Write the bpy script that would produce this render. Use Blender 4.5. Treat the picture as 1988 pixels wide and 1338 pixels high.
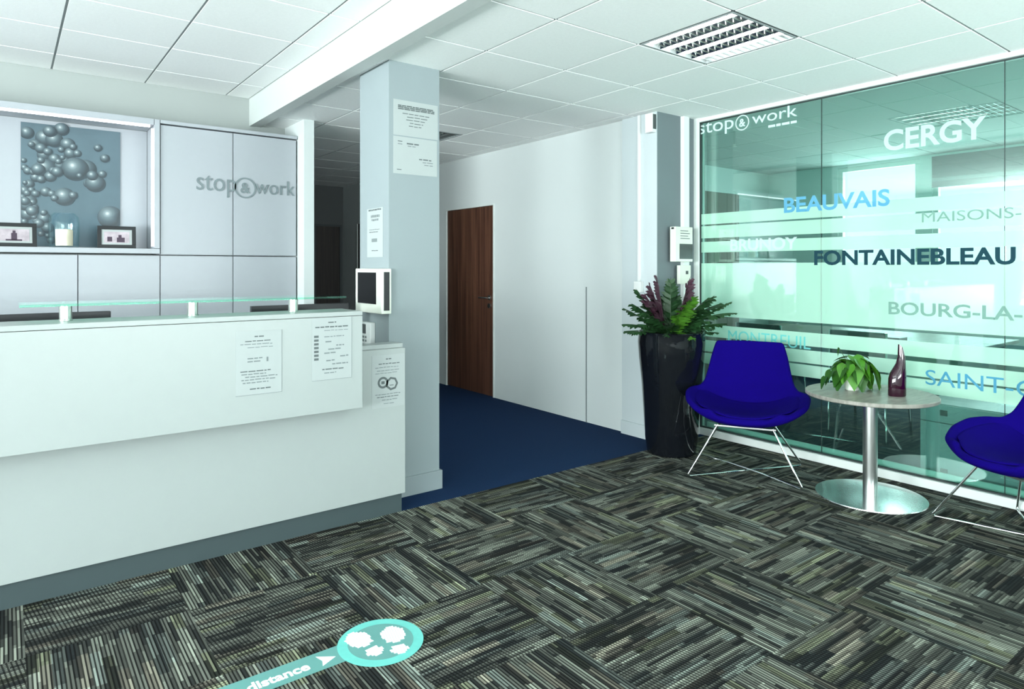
import bpy, bmesh, math, random
from mathutils import Vector, Matrix
random.seed(7)
for _o in list(bpy.data.objects): bpy.data.objects.remove(_o)
SC = bpy.context.scene
COL = SC.collection
R = math.radians

# ---------------------------------------------------------------- camera
CAM_H = 1.37
cd = bpy.data.cameras.new('camera'); cam = bpy.data.objects.new('camera', cd); COL.objects.link(cam)
cd.sensor_fit = 'HORIZONTAL'; cd.sensor_width = 36.0
cd.lens = 36.0 * 1288.0 / 1988.0
cd.shift_x = 0.0
cd.shift_y = -(669.0 - 520.0) / 1988.0
cd.clip_start = 0.05; cd.clip_end = 200
cam.location = (0, 0, CAM_H); cam.rotation_euler = (R(90), 0, -R(37.4))
SC.camera = cam

# ---------------------------------------------------------------- exposure and light
SC.view_settings.view_transform = 'Standard'; SC.view_settings.look = 'None'
SC.view_settings.exposure = 0.32; SC.view_settings.gamma = 1.0
SC.view_settings.use_curve_mapping = False
try:
    SC.cycles.transparent_max_bounces = 24; SC.cycles.max_bounces = 10
except Exception: pass
w = bpy.data.worlds.new('sky'); SC.world = w; w.use_nodes = True
bg = w.node_tree.nodes['Background']; bg.inputs[0].default_value = (0.86, 0.97, 1.0, 1); bg.inputs[1].default_value = 3.0

def area(name, loc, rot, sx, sy, power, color, spread=180):
    l = bpy.data.lights.new(name, 'AREA'); l.shape = 'RECTANGLE'; l.size = sx; l.size_y = sy
    l.energy = power; l.color = color; l.spread = R(spread)
    o = bpy.data.objects.new(name, l); o.location = loc; o.rotation_euler = rot; COL.objects.link(o); return o
DAY = (0.90, 0.985, 1.0)
# daylight through the two windows of the left wall and the one behind the camera
area('daylight_front', (-5.6, -1.1, 1.3), (0, R(-126), 0), 1.6, 2.6, 600, DAY)
area('daylight_back', (-5.6, 2.5, 1.25), (0, R(-140), 0), 1.6, 2.6, 700, DAY)
area('daylight_rear', (1.9, -3.2, 1.1), (R(142), 0, 0), 3.6, 1.5, 430, DAY)
# daylight through the meeting room windows
area('daylight_meeting', (8.17, 1.2, 1.7), (0, R(90), 0), 1.5, 3.4, 62, DAY)
area('daylight_meeting_far', (8.17, 3.53, 1.7), (0, R(90), 0), 1.5, 0.86, 26, DAY)

# ---------------------------------------------------------------- materials
def mat(name, col, rough=0.5, metal=0.0, spec=0.5, noise=0.0, nscale=20, bump=0.0, bscale=80, emit=None, estr=0, coat=0.0, trans=0.0, ior=1.45, sheen=0.0):
    m = bpy.data.materials.new(name); m.use_nodes = True; nt = m.node_tree
    b = nt.nodes['Principled BSDF']
    b.inputs['Base Color'].default_value = (*col, 1); b.inputs['Roughness'].default_value = rough
    b.inputs['Metallic'].default_value = metal; b.inputs['Specular IOR Level'].default_value = spec
    b.inputs['Coat Weight'].default_value = coat; b.inputs['Transmission Weight'].default_value = trans
    b.inputs['IOR'].default_value = ior; b.inputs['Sheen Weight'].default_value = sheen
    if emit: b.inputs['Emission Color'].default_value = (*emit, 1); b.inputs['Emission Strength'].default_value = estr
    geo = nt.nodes.new('ShaderNodeTexCoord')
    n = nt.nodes.new('ShaderNodeTexNoise'); n.inputs['Scale'].default_value = nscale; n.inputs['Detail'].default_value = 4
    nt.links.new(geo.outputs['Object'], n.inputs['Vector'])
    mx = nt.nodes.new('ShaderNodeMix'); mx.data_type = 'RGBA'; mx.blend_type = 'MULTIPLY'
    k = max(noise, 0.02)
    rp = nt.nodes.new('ShaderNodeMapRange'); rp.inputs[3].default_value = 1 - k; rp.inputs[4].default_value = 1 + k
    nt.links.new(n.outputs['Fac'], rp.inputs[0])
    mx.inputs['Factor'].default_value = 1.0; mx.inputs[6].default_value = (*col, 1)
    nt.links.new(rp.outputs[0], mx.inputs[7]); nt.links.new(mx.outputs[2], b.inputs['Base Color'])
    if bump:
        n2 = nt.nodes.new('ShaderNodeTexNoise'); n2.inputs['Scale'].default_value = bscale
        nt.links.new(geo.outputs['Object'], n2.inputs['Vector'])
        bp = nt.nodes.new('ShaderNodeBump'); bp.inputs['Strength'].default_value = bump; bp.inputs['Distance'].default_value = 0.01
        nt.links.new(n2.outputs['Fac'], bp.inputs['Height']); nt.links.new(bp.outputs[0], b.inputs['Normal'])
    return m

class N:
    """tiny math-node helper"""
    def __init__(s, nt): s.nt = nt
    def m(s, op, a, b=0.0, c=0.0):
        n = s.nt.nodes.new('ShaderNodeMath'); n.operation = op
        for i, v in enumerate((a, b, c)):
            if isinstance(v, (int, float)): n.inputs[i].default_value = v
            else: s.nt.links.new(v, n.inputs[i])
        return n.outputs[0]
    def mix(s, f, a, b):
        return s.m('ADD', s.m('MULTIPLY', a, s.m('SUBTRACT', 1.0, f)), s.m('MULTIPLY', b, f))
    def wn(s, x, y, z=0.0):
        c = s.nt.nodes.new('ShaderNodeCombineXYZ')
        for i, v in enumerate((x, y, z)):
            if isinstance(v, (int, float)): c.inputs[i].default_value = v
            else: s.nt.links.new(v, c.inputs[i])
        n = s.nt.nodes.new('ShaderNodeTexWhiteNoise'); n.noise_dimensions = '3D'; s.nt.links.new(c.outputs[0], n.inputs['Vector'])
        return n.outputs['Value']

def carpet_mat():
    m = bpy.data.materials.new('striped_carpet_tiles'); m.use_nodes = True; nt = m.node_tree; h = N(nt)
    b = nt.nodes['Principled BSDF']; b.inputs['Roughness'].default_value = 0.95; b.inputs['Specular IOR Level'].default_value = 0.15
    g = nt.nodes.new('ShaderNodeTexCoord'); sp = nt.nodes.new('ShaderNodeSeparateXYZ'); nt.links.new(g.outputs['Object'], sp.inputs[0])
    S = 0.527
    tx = h.m('DIVIDE', h.m('SUBTRACT', sp.outputs[0], 0.058 - 40 * S), S)
    ty = h.m('DIVIDE', h.m('SUBTRACT', sp.outputs[1], 1.31 - 40 * S), S)
    ix = h.m('FLOOR', tx); iy = h.m('FLOOR', ty); fx = h.m('FRACT', tx); fy = h.m('FRACT', ty)
    par = h.m('FLOORED_MODULO', h.m('ADD', ix, iy), 2.0)
    al = h.mix(par, fy, fx); ac = h.mix(par, fx, fy)
    seed = h.m('ADD', h.m('MULTIPLY', ix, 7.31), h.m('MULTIPLY', iy, 3.77))
    nr = 42.0
    rib = h.m('FLOOR', h.m('MULTIPLY', ac, nr))
    r1 = h.wn(rib, seed, 1.0)
    seg = h.m('FLOOR', h.m('ADD', h.m('MULTIPLY', al, 3.2), h.m('MULTIPLY', r1, 9.0)))
    r2 = h.wn(rib, seg, seed)
    wide = h.m('FLOOR', h.m('MULTIPLY', ac, 15.0))
    r3a = h.wn(wide, seed, 4.0)
    seg2 = h.m('FLOOR', h.m('ADD', h.m('MULTIPLY', al, 2.3), h.m('MULTIPLY', r3a, 5.0)))
    r3 = h.wn(wide, seg2, h.m('ADD', seed, 11.0))
    r4 = h.wn(wide, seg2, h.m('ADD', seed, 23.0))
    val = h.m('ADD', h.m('MULTIPLY', r2, 0.5), h.m('MULTIPLY', r3, 0.5))
    cr = nt.nodes.new('ShaderNodeValToRGB'); e = cr.color_ramp
    e.elements[0].position = 0.0; e.elements[0].color = (0.010, 0.012, 0.013, 1)
    e.elements[1].position = 1.0; e.elements[1].color = (0.42, 0.455, 0.375, 1)
    for p, c in ((0.30, (0.020, 0.023, 0.022, 1)), (0.42, (0.062, 0.067, 0.058, 1)), (0.60, (0.125, 0.134, 0.114, 1)), (0.78, (0.215, 0.235, 0.195, 1))):
        x = e.elements.new(p); x.color = c
    nt.links.new(val, cr.inputs[0])
    # hue of the yarn: mostly grey green, some blue grey, some brown
    cr2 = nt.nodes.new('ShaderNodeValToRGB'); cr2.color_ramp.interpolation = 'CONSTANT'; e = cr2.color_ramp
    e.elements[0].position = 0; e.elements[0].color = (1, 1, 1, 1)
    e.elements[1].position = 0.9; e.elements[1].color = (1.05, 0.93, 0.88, 1)
    x = e.elements.new(0.64); x.color = (0.93, 1.0, 1.06, 1)
    x = e.elements.new(0.78); x.color = (1.06, 1.06, 0.85, 1)
    nt.links.new(r4, cr2.inputs[0])
    fr = h.m('FRACT', h.m('MULTIPLY', ac, nr)); gap = h.m('GREATER_THAN', fr, 0.42)
    # half of the tiles show fine cross ribs, so their tufts read as short dashes across the long yarns
    fa = h.m('FRACT', h.m('ADD', h.m('MULTIPLY', al, 40.0), h.m('MULTIPLY', h.m('FLOOR', h.m('MULTIPLY', ac, nr)), 0.13))); gap2 = h.m('GREATER_THAN', fa, 0.42)
    k0 = h.m('ADD', 0.10, h.m('MULTIPLY', gap, 0.90))
    k1 = h.m('MULTIPLY', h.m('ADD', 0.16, h.m('MULTIPLY', gap2, 0.84)), h.m('ADD', 0.5, h.m('MULTIPLY', gap, 0.5)))
    k = h.mix(par, k0, k1)
    v1 = nt.nodes.new('ShaderNodeMix'); v1.data_type = 'RGBA'; v1.blend_type = 'MULTIPLY'; v1.inputs['Factor'].default_value = 1
    nt.links.new(cr.outputs[0], v1.inputs[6]); nt.links.new(cr2.outputs[0], v1.inputs[7])
    v2 = nt.nodes.new('ShaderNodeMix'); v2.data_type = 'RGBA'; v2.blend_type = 'MULTIPLY'; v2.inputs['Factor'].default_value = 1
    nt.links.new(v1.outputs[2], v2.inputs[6]); nt.links.new(k, v2.inputs[7])
    nt.links.new(v2.outputs[2], b.inputs['Base Color'])
    return m

def wood_mat(name, c1, c2, scale=(30, 30, 1.2), rough=0.45):
    m = bpy.data.materials.new(name); m.use_nodes = True; nt = m.node_tree
    b = nt.nodes['Principled BSDF']; b.inputs['Roughness'].default_value = rough
    g = nt.nodes.new('ShaderNodeTexCoord'); mp = nt.nodes.new('ShaderNodeMapping'); mp.inputs['Scale'].default_value = scale
    nt.links.new(g.outputs['Object'], mp.inputs[0])
    n = nt.nodes.new('ShaderNodeTexNoise'); n.inputs['Scale'].default_value = 1.0; n.inputs['Detail'].default_value = 6; n.inputs['Distortion'].default_value = 0.6
    nt.links.new(mp.outputs[0], n.inputs['Vector'])
    cr = nt.nodes.new('ShaderNodeValToRGB'); cr.color_ramp.elements[0].position = 0.35; cr.color_ramp.elements[1].position = 0.68
    cr.color_ramp.elements[0].color = (*c1, 1); cr.color_ramp.elements[1].color = (*c2, 1)
    nt.links.new(n.outputs['Fac'], cr.inputs[0]); nt.links.new(cr.outputs[0], b.inputs['Base Color'])
    return m

def schlick(nt, f0, gain=1.0):
    """reflectance of a thin sheet, the same from both sides"""
    h = N(nt); g = nt.nodes.new('ShaderNodeNewGeometry'); d = nt.nodes.new('ShaderNodeVectorMath'); d.operation = 'DOT_PRODUCT'
    nt.links.new(g.outputs['Normal'], d.inputs[0]); nt.links.new(g.outputs['Incoming'], d.inputs[1])
    p = h.m('POWER', h.m('SUBTRACT', 1.0, h.m('ABSOLUTE', d.outputs['Value'])), 5.0)
    return h.m('MULTIPLY', h.m('ADD', f0, h.m('MULTIPLY', p, 1.0 - f0)), gain)

def glass_mat(name, tint, ior=1.6, gain=1.0, rough=0.0):
    m = bpy.data.materials.new(name); m.use_nodes = True; nt = m.node_tree
    nt.nodes.remove(nt.nodes['Principled BSDF']); out = nt.nodes['Material Output']
    t = nt.nodes.new('ShaderNodeBsdfTransparent'); t.inputs[0].default_value = (*tint, 1)
    g = nt.nodes.new('ShaderNodeBsdfGlossy'); g.inputs['Roughness'].default_value = rough; g.inputs[0].default_value = (0.85, 1.0, 0.95, 1)
    mx = nt.nodes.new('ShaderNodeMixShader')
    nt.links.new(schlick(nt, ((ior - 1) / (ior + 1)) ** 2, gain), mx.inputs[0])
    nt.links.new(t.outputs[0], mx.inputs[1]); nt.links.new(g.outputs[0], mx.inputs[2]); nt.links.new(mx.outputs[0], out.inputs[0])
    return m

def film_mat(name, col, through=0.25, gloss=False):
    m = bpy.data.materials.new(name); m.use_nodes = True; nt = m.node_tree
    nt.nodes.remove(nt.nodes['Principled BSDF']); out = nt.nodes['Material Output']
    tr = nt.nodes.new('ShaderNodeBsdfTranslucent'); tr.inputs[0].default_value = (*col, 1)
    df = nt.nodes.new('ShaderNodeBsdfDiffuse'); df.inputs[0].default_value = (*col, 1)
    tp = nt.nodes.new('ShaderNodeBsdfTransparent'); tp.inputs[0].default_value = (*col, 1)
    m1 = nt.nodes.new('ShaderNodeMixShader'); m1.inputs[0].default_value = 0.35
    m2 = nt.nodes.new('ShaderNodeMixShader'); m2.inputs[0].default_value = through
    nt.links.new(tr.outputs[0], m1.inputs[1]); nt.links.new(df.outputs[0], m1.inputs[2])
    if not gloss:
        nt.links.new(m1.outputs[0], m2.inputs[1]); nt.links.new(tp.outputs[0], m2.inputs[2]); nt.links.new(m2.outputs[0], out.inputs[0]); return m
    gl = nt.nodes.new('ShaderNodeBsdfGlossy'); gl.inputs['Roughness'].default_value = 0.03
    m3 = nt.nodes.new('ShaderNodeMixShader')
    nt.links.new(m1.outputs[0], m2.inputs[1]); nt.links.new(tp.outputs[0], m2.inputs[2])
    nt.links.new(schlick(nt, 0.15), m3.inputs[0]); nt.links.new(m2.outputs[0], m3.inputs[1]); nt.links.new(gl.outputs[0], m3.inputs[2])
    nt.links.new(m3.outputs[0], out.inputs[0])
    return m

M = {}
M['carpet'] = carpet_mat()
M['blue_carpet'] = mat('navy_carpet', (0.009, 0.026, 0.070), 0.95, spec=0.1, noise=0.35, nscale=160)
M['dark_carpet'] = mat('dark_teal_carpet', (0.03, 0.045, 0.06), 0.9, spec=0.2, noise=0.3, nscale=90)
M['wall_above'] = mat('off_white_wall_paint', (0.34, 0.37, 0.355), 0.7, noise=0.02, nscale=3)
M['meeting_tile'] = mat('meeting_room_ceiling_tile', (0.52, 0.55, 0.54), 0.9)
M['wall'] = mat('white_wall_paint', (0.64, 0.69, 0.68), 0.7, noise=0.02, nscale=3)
M['grey_wall'] = mat('pale_grey_paint', (0.255, 0.30, 0.31), 0.7, noise=0.03, nscale=3)
M['pier_wall'] = mat('pale_blue_grey_paint', (0.50, 0.56, 0.57), 0.7, noise=0.03, nscale=3)
M['return_wall'] = mat('grey_paint_with_shade', (0.14, 0.175, 0.185), 0.7, noise=0.03, nscale=3)  # grey darkened so the colour holds the shade on this wall
M['lintel'] = mat('plasterboard_white', (0.55, 0.59, 0.57), 0.7)
M['tile'] = mat('mineral_ceiling_tile', (0.93, 0.95, 0.93), 0.9, noise=0.05, nscale=60, bump=0.15, bscale=220)
M['grid'] = mat('ceiling_grid_metal', (0.25, 0.28, 0.28), 0.5)
M['laminate'] = mat('white_laminate', (0.36, 0.385, 0.41), 0.35, noise=0.01)
M['counter'] = mat('counter_off_white_laminate', (0.34, 0.375, 0.365), 0.38, noise=0.015)
M['plinth'] = mat('grey_plinth', (0.045, 0.066, 0.070), 0.5)
M['white_plastic'] = mat('white_plastic', (0.70, 0.73, 0.71), 0.35)
M['cream_plastic'] = mat('cream_plastic', (0.66, 0.69, 0.61), 0.4)
M['black'] = mat('black_plastic', (0.012, 0.014, 0.016), 0.4)
M['screen'] = mat('black_screen', (0.003, 0.003, 0.004), 0.35, spec=0.15)
M['dark'] = mat('dark_grey', (0.06, 0.07, 0.07), 0.5)
M['paper'] = mat('white_paper', (0.37, 0.405, 0.40), 0.8)
M['ink'] = mat('grey_print', (0.10, 0.12, 0.12), 0.8)
M['logo_grey'] = mat('logo_grey', (0.17, 0.21, 0.22), 0.5)
M['ink_light'] = mat('pale_grey_print', (0.17, 0.20, 0.20), 0.8)
M['steel'] = mat('brushed_steel', (0.62, 0.64, 0.62), 0.28, metal=1.0)
M['chrome'] = mat('polished_chrome', (0.82, 0.84, 0.84), 0.08, metal=1.0)
M['satin'] = mat('satin_chrome', (0.88, 0.90, 0.90), 0.22, metal=1.0)
M['alu'] = mat('white_aluminium_frame', (0.66, 0.71, 0.68), 0.4)
M['seal'] = mat('black_rubber_seal', (0.02, 0.03, 0.03), 0.6)
M['blue_fabric'] = mat('royal_blue_wool', (0.0045, 0.001, 0.115), 0.95, spec=0.05, noise=0.12, nscale=120, bump=0.2, bscale=400)
M['planter'] = mat('black_glazed_ceramic', (0.004, 0.005, 0.007), 0.07, noise=0.3, nscale=12, bump=0.22, bscale=11, coat=0.0, spec=0.55)
M['soil'] = mat('dark_soil', (0.02, 0.015, 0.01), 1.0, noise=0.5, nscale=60)
M['frond_g'] = mat('dark_green_frond', (0.012, 0.050, 0.013), 0.5, noise=0.4, nscale=30)
M['frond_b'] = mat('bright_green_frond', (0.05, 0.16, 0.012), 0.5, noise=0.4, nscale=30)
M['frond_p'] = mat('purple_brown_frond', (0.055, 0.020, 0.035), 0.5, noise=0.4, nscale=30)
M['leaf'] = mat('fresh_green_leaf', (0.045, 0.17, 0.010), 0.4, noise=0.35, nscale=25)
M['leaf_d'] = mat('deep_green_leaf', (0.018, 0.075, 0.008), 0.4, noise=0.35, nscale=25)
M['pot'] = mat('white_ceramic', (0.80, 0.90, 0.76), 0.3)
M['vase'] = mat('plum_glass', (0.018, 0.0015, 0.009), 0.06, coat=0.6)
M['tabletop'] = wood_mat('grey_oak_laminate', (0.19, 0.185, 0.16), (0.30, 0.295, 0.255), (6, 40, 10), 0.4)
M['door'] = wood_mat('walnut_veneer', (0.050, 0.020, 0.013), (0.125, 0.055, 0.032), (30, 30, 0.8), 0.42)
M['door_dark'] = wood_mat('dark_veneer', (0.02, 0.015, 0.013), (0.04, 0.03, 0.025))
M['edge_glass'] = glass_mat('green_edge_shelf_glass', (0.72, 0.96, 0.86), 1.5, 1.2)
M['glass'] = glass_mat('green_partition_glass', (0.66, 0.86, 0.81), 1.8, 1.5)
M['jar_glass'] = glass_mat('clear_jar_glass', (0.93, 0.97, 0.99), 1.4, 1.0, 0.12)
M['film'] = film_mat('frosted_film', (0.74, 0.95, 0.85), 0.12, True)
M['t_white'] = film_mat('white_vinyl', (0.97, 1.0, 1.0), 0.35)
M['t_pale'] = film_mat('pale_grey_vinyl', (0.40, 0.56, 0.52), 0.10)
M['t_blue'] = film_mat('sky_blue_vinyl', (0.24, 0.56, 0.82), 0.10)
M['t_blue2'] = film_mat('mid_blue_vinyl', (0.17, 0.48, 0.70), 0.10)
M['t_turq'] = film_mat('turquoise_vinyl', (0.30, 0.78, 0.80), 0.15)
M['t_dark'] = mat('slate_vinyl', (0.012, 0.045, 0.06), 0.8, spec=0.1)
M['dark_wall'] = mat('corridor_paint_with_shade', (0.10, 0.11, 0.11), 0.7)  # gloom of the far corridor is put into the wall colour
M['candle'] = mat('cream_wax', (0.85, 0.70, 0.50), 0.5, emit=(1.0, 0.7, 0.4), estr=0.12)
M['led'] = mat('led_strip', (1, 1, 1), 0.5, emit=(0.97, 0.93, 1.0), estr=2.2)
M['tube'] = mat('fluorescent_tube', (1, 1, 1), 0.4, emit=(0.95, 1.0, 0.98), estr=9.0)
M['tube_off'] = mat('unlit_tube', (0.75, 0.78, 0.78), 0.4)
M['louvre'] = mat('mirror_louvre', (0.72, 0.75, 0.74), 0.22, metal=1.0)
M['poster'] = mat('blue_grey_poster', (0.085, 0.135, 0.16), 0.5, noise=0.28, nscale=3)
M['photo'] = mat('photo_print', (0.42, 0.36, 0.39), 0.5, noise=0.5, nscale=22)
M['photo_dark'] = mat('photo_dark_figure', (0.05, 0.03, 0.05), 0.5)
M['teal'] = mat('teal_floor_vinyl', (0.11, 0.29, 0.27), 0.6, noise=0.08, nscale=12)
M['teal_light'] = mat('aqua_floor_vinyl', (0.13, 0.50, 0.45), 0.6, noise=0.08, nscale=40)
M['white_vinyl'] = mat('white_floor_vinyl', (0.88, 0.95, 0.93), 0.6)
M['blind'] = mat('brown_cupboard', (0.17, 0.135, 0.115), 0.8)
M['blind_dark'] = mat('dark_roller_blind', (0.02, 0.045, 0.055), 0.7)
M['facade'] = mat('pale_facade', (0.62, 0.64, 0.66), 0.8)

def bauble_mat():
    m = bpy.data.materials.new('bauble_print'); m.use_nodes = True; nt = m.node_tree
    b = nt.nodes['Principled BSDF']; b.inputs['Roughness'].default_value = 0.4
    uv = nt.nodes.new('ShaderNodeTexCoord')
    def grad(cx, cy, s):
        mp = nt.nodes.new('ShaderNodeMapping'); mp.inputs['Location'].default_value = (-cx * s, -cy * s, 0); mp.inputs['Scale'].default_value = (s, s, s)
        nt.links.new(uv.outputs['UV'], mp.inputs[0])
        g = nt.nodes.new('ShaderNodeTexGradient'); g.gradient_type = 'SPHERICAL'; nt.links.new(mp.outputs[0], g.inputs[0]); return g.outputs['Fac']
    cr = nt.nodes.new('ShaderNodeValToRGB'); e = cr.color_ramp
    e.elements[0].position = 0.0; e.elements[0].color = (0.02, 0.045, 0.06, 1)
    e.elements[1].position = 1.0; e.elements[1].color = (0.60, 0.66, 0.66, 1)
    for p, c in ((0.26, (0.014, 0.028, 0.036, 1)), (0.52, (0.045, 0.075, 0.09, 1)), (0.74, (0.11, 0.16, 0.175, 1)), (0.88, (0.24, 0.30, 0.31, 1))):
        x = e.elements.new(p); x.color = c
    nt.links.new(grad(0.38, 0.66, 1.35), cr.inputs[0]); nt.links.new(cr.outputs[0], b.inputs['Base Color'])
    return m
M['bauble'] = bauble_mat()

# ---------------------------------------------------------------- mesh helpers
def bx(bm, x0, x1, y0, y1, z0, z1, bev=0.0, seg=2):
    r = bmesh.ops.create_cube(bm, size=1.0); vs = r['verts']
    for v in vs:
        v.co = Vector(((x0 + x1) / 2 + v.co.x * (x1 - x0), (y0 + y1) / 2 + v.co.y * (y1 - y0), (z0 + z1) / 2 + v.co.z * (z1 - z0)))
    if bev > 0:
        ed = list({e for v in vs for e in v.link_edges})
        bmesh.ops.bevel(bm, geom=ed, offset=bev, segments=seg, affect='EDGES', profile=0.6)
    return bm
def B(*a, **k):
    bm = bmesh.new(); return bx(bm, *a, **k)
def lathe(bm, prof, c=(0, 0, 0), n=48, cap=True):
    rings = []
    for r, z in prof:
        rings.append([bm.verts.new((c[0] + r * math.cos(2 * math.pi * i / n), c[1] + r * math.sin(2 * math.pi * i / n), c[2] + z)) for i in range(n)])
    for a, b in zip(rings, rings[1:]):
        for i in range(n): bm.faces.new((a[i], a[(i + 1) % n], b[(i + 1) % n], b[i]))
    if cap:
        bm.faces.new(list(reversed(rings[0]))); bm.faces.new(rings[-1])
    return bm
def tube(bm, pts, r, n=10):
    """round tube along a poly-line, capped"""
    pts = [Vector(p) for p in pts]; rings = []
    prev = None
    for i, p in enumerate(pts):
        d = (pts[min(i + 1, len(pts) - 1)] - pts[max(i - 1, 0)]).normalized()
        if prev is None:
            u = d.cross(Vector((0, 0, 1)));
            if u.length < 0.05: u = d.cross(Vector((1, 0, 0)))
        else: u = prev - d * prev.dot(d)
        u.normalize(); prev = u; v = d.cross(u)
        rr = r[i] if isinstance(r, (list, tuple)) else r
        rings.append([bm.verts.new(p + (u * math.cos(2 * math.pi * k / n) + v * math.sin(2 * math.pi * k / n)) * rr) for k in range(n)])
    for a, b in zip(rings, rings[1:]):
        for i in range(n): bm.faces.new((a[i], a[(i + 1) % n], b[(i + 1) % n], b[i]))
    bm.faces.new(list(reversed(rings[0]))); bm.faces.new(rings[-1])
    return bm

WORLD = {}
def obj(name, bm, m, parent=None, local=False, smooth=False, solid=0.0, sub=0, label=None, origin=None, keep=False):
    """link a bmesh as ONE object; verts are given in world space unless local"""
    me = bpy.data.meshes.new(name)
    if not keep: bmesh.ops.recalc_face_normals(bm, faces=bm.faces)
    if not local:
        if parent is not None: off = WORLD[parent.name]
        elif origin is not None: off = Vector(origin)
        else: off = Vector((0, 0, 0))
        for v in bm.verts: v.co -= off
    else: off = Vector((0, 0, 0))
    bm.to_mesh(me); bm.free()
    if smooth:
        for p in me.polygons: p.use_smooth = True
        try: me.set_sharp_from_angle(angle=R(38))
        except Exception: pass
    o = bpy.data.objects.new(name, me); COL.objects.link(o)
    me.materials.append(M[m] if isinstance(m, str) else m)
    if parent is not None: o.parent = parent
    elif origin is not None: o.location = origin
    WORLD[o.name] = WORLD[parent.name] if parent is not None else Vector(off)
    if solid:
        md = o.modifiers.new('thickness', 'SOLIDIFY'); md.thickness = solid; md.offset = 0
    if sub:
        md = o.modifiers.new('smooth', 'SUBSURF'); md.levels = sub; md.render_levels = sub
    if label: o['label'] = label
    return o
def thing(name, label, cat, loc, rz=0.0, group=None):
    o = bpy.data.objects.new(name, None); COL.objects.link(o); o.empty_display_size = 0.1
    o.location = loc; o.rotation_euler = (0, 0, rz); o['label'] = label; o['category'] = cat
    if group: o['group'] = group
    WORLD[o.name] = Vector(loc); return o
def tag(o, label, cat, group=None):
    o['label'] = label; o['category'] = cat
    if group: o['group'] = group
    return o
def struct(o, label, cat='wall'):
    o['kind'] = 'structure'; o['label'] = label; o['category'] = cat; return o
def sthing(name, label, cat, loc=(0, 0, 0)):
    o = thing(name, label, cat, loc); o['kind'] = 'structure'; return o
def copy_thing(o, loc, rz, label):
    c = o.copy(); COL.objects.link(c); c.location = loc; c.rotation_euler = (0, 0, rz); c['label'] = label
    WORLD[c.name] = Vector(loc)
    for ch in list(o.children):
        d = ch.copy(); COL.objects.link(d); d.parent = c
        for g in list(ch.children):
            e = g.copy(); COL.objects.link(e); e.parent = d
    return c

def text_bm(txt, org, right, up, width, height, depth=0.002, bold=0.02, spacing=1.0, flat=False):
    """flat lettering; org = lower left of the baseline, width and cap height in metres"""
    cu = bpy.data.curves.new('text', 'FONT'); cu.body = txt; cu.size = 1.0; cu.extrude = 0.0 if flat else 0.05; cu.offset = bold; cu.space_character = spacing
    cu.resolution_u = 4
    to = bpy.data.objects.new('text', cu); COL.objects.link(to)
    bpy.context.view_layer.update()
    dg = bpy.context.evaluated_depsgraph_get(); me = bpy.data.meshes.new_from_object(to.evaluated_get(dg))
    bm = bmesh.new(); bm.from_mesh(me); bpy.data.objects.remove(to); bpy.data.curves.remove(cu); bpy.data.meshes.remove(me)
    xs = [v.co.x for v in bm.verts]; x0, x1 = min(xs), max(xs)
    y1 = max(v.co.y for v in bm.verts)
    y0 = 0.0
    sx = width / (x1 - x0); sy = height / (y1 - y0)
    rt = Vector(right).normalized(); u = Vector(up).normalized(); n = rt.cross(u); o = Vector(org)
    for v in bm.verts:
        x, y, z = v.co; v.co = o + rt * ((x - x0) * sx) + u * (y * sy) + n * ((z + 0.05) / 0.1 * depth)
    return bm

def merge(bm, other):
    me = bpy.data.meshes.new('tmp'); other.to_mesh(me); other.free(); bm.from_mesh(me); bpy.data.meshes.remove(me); return bm

# ================================================================ STRUCTURE
ZR, ZL = 2.60, 2.815         # right and left ceiling heights
GX = 4.58                    # glass partition
CW = 4.10                    # corridor wall
YB = 5.87                    # wall behind the cabinets
XL, YF, XE, YE = -5.0, -2.5, 8.0, 9.6
struct(obj('floor', B(XL, GX, YF, 3.345, -0.1, 0), 'carpet'), 'patchwork of dark striped carpet tiles in front of the counter', 'floor')
bm = B(XL, CW + 0.1, 3.345, YE + 0.1, -0.1, 0.0)
bx(bm, CW + 0.1, GX, 3.345, 3.5, -0.1, 0)
struct(obj('floor', bm, 'blue_carpet'), 'navy blue carpet of the corridor', 'floor')
struct(obj('floor', B(GX, XE + 0.2, YF, 6.3, -0.1, -0.0), 'dark_carpet'), 'dark carpet of the meeting room behind the glass', 'floor')

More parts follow.
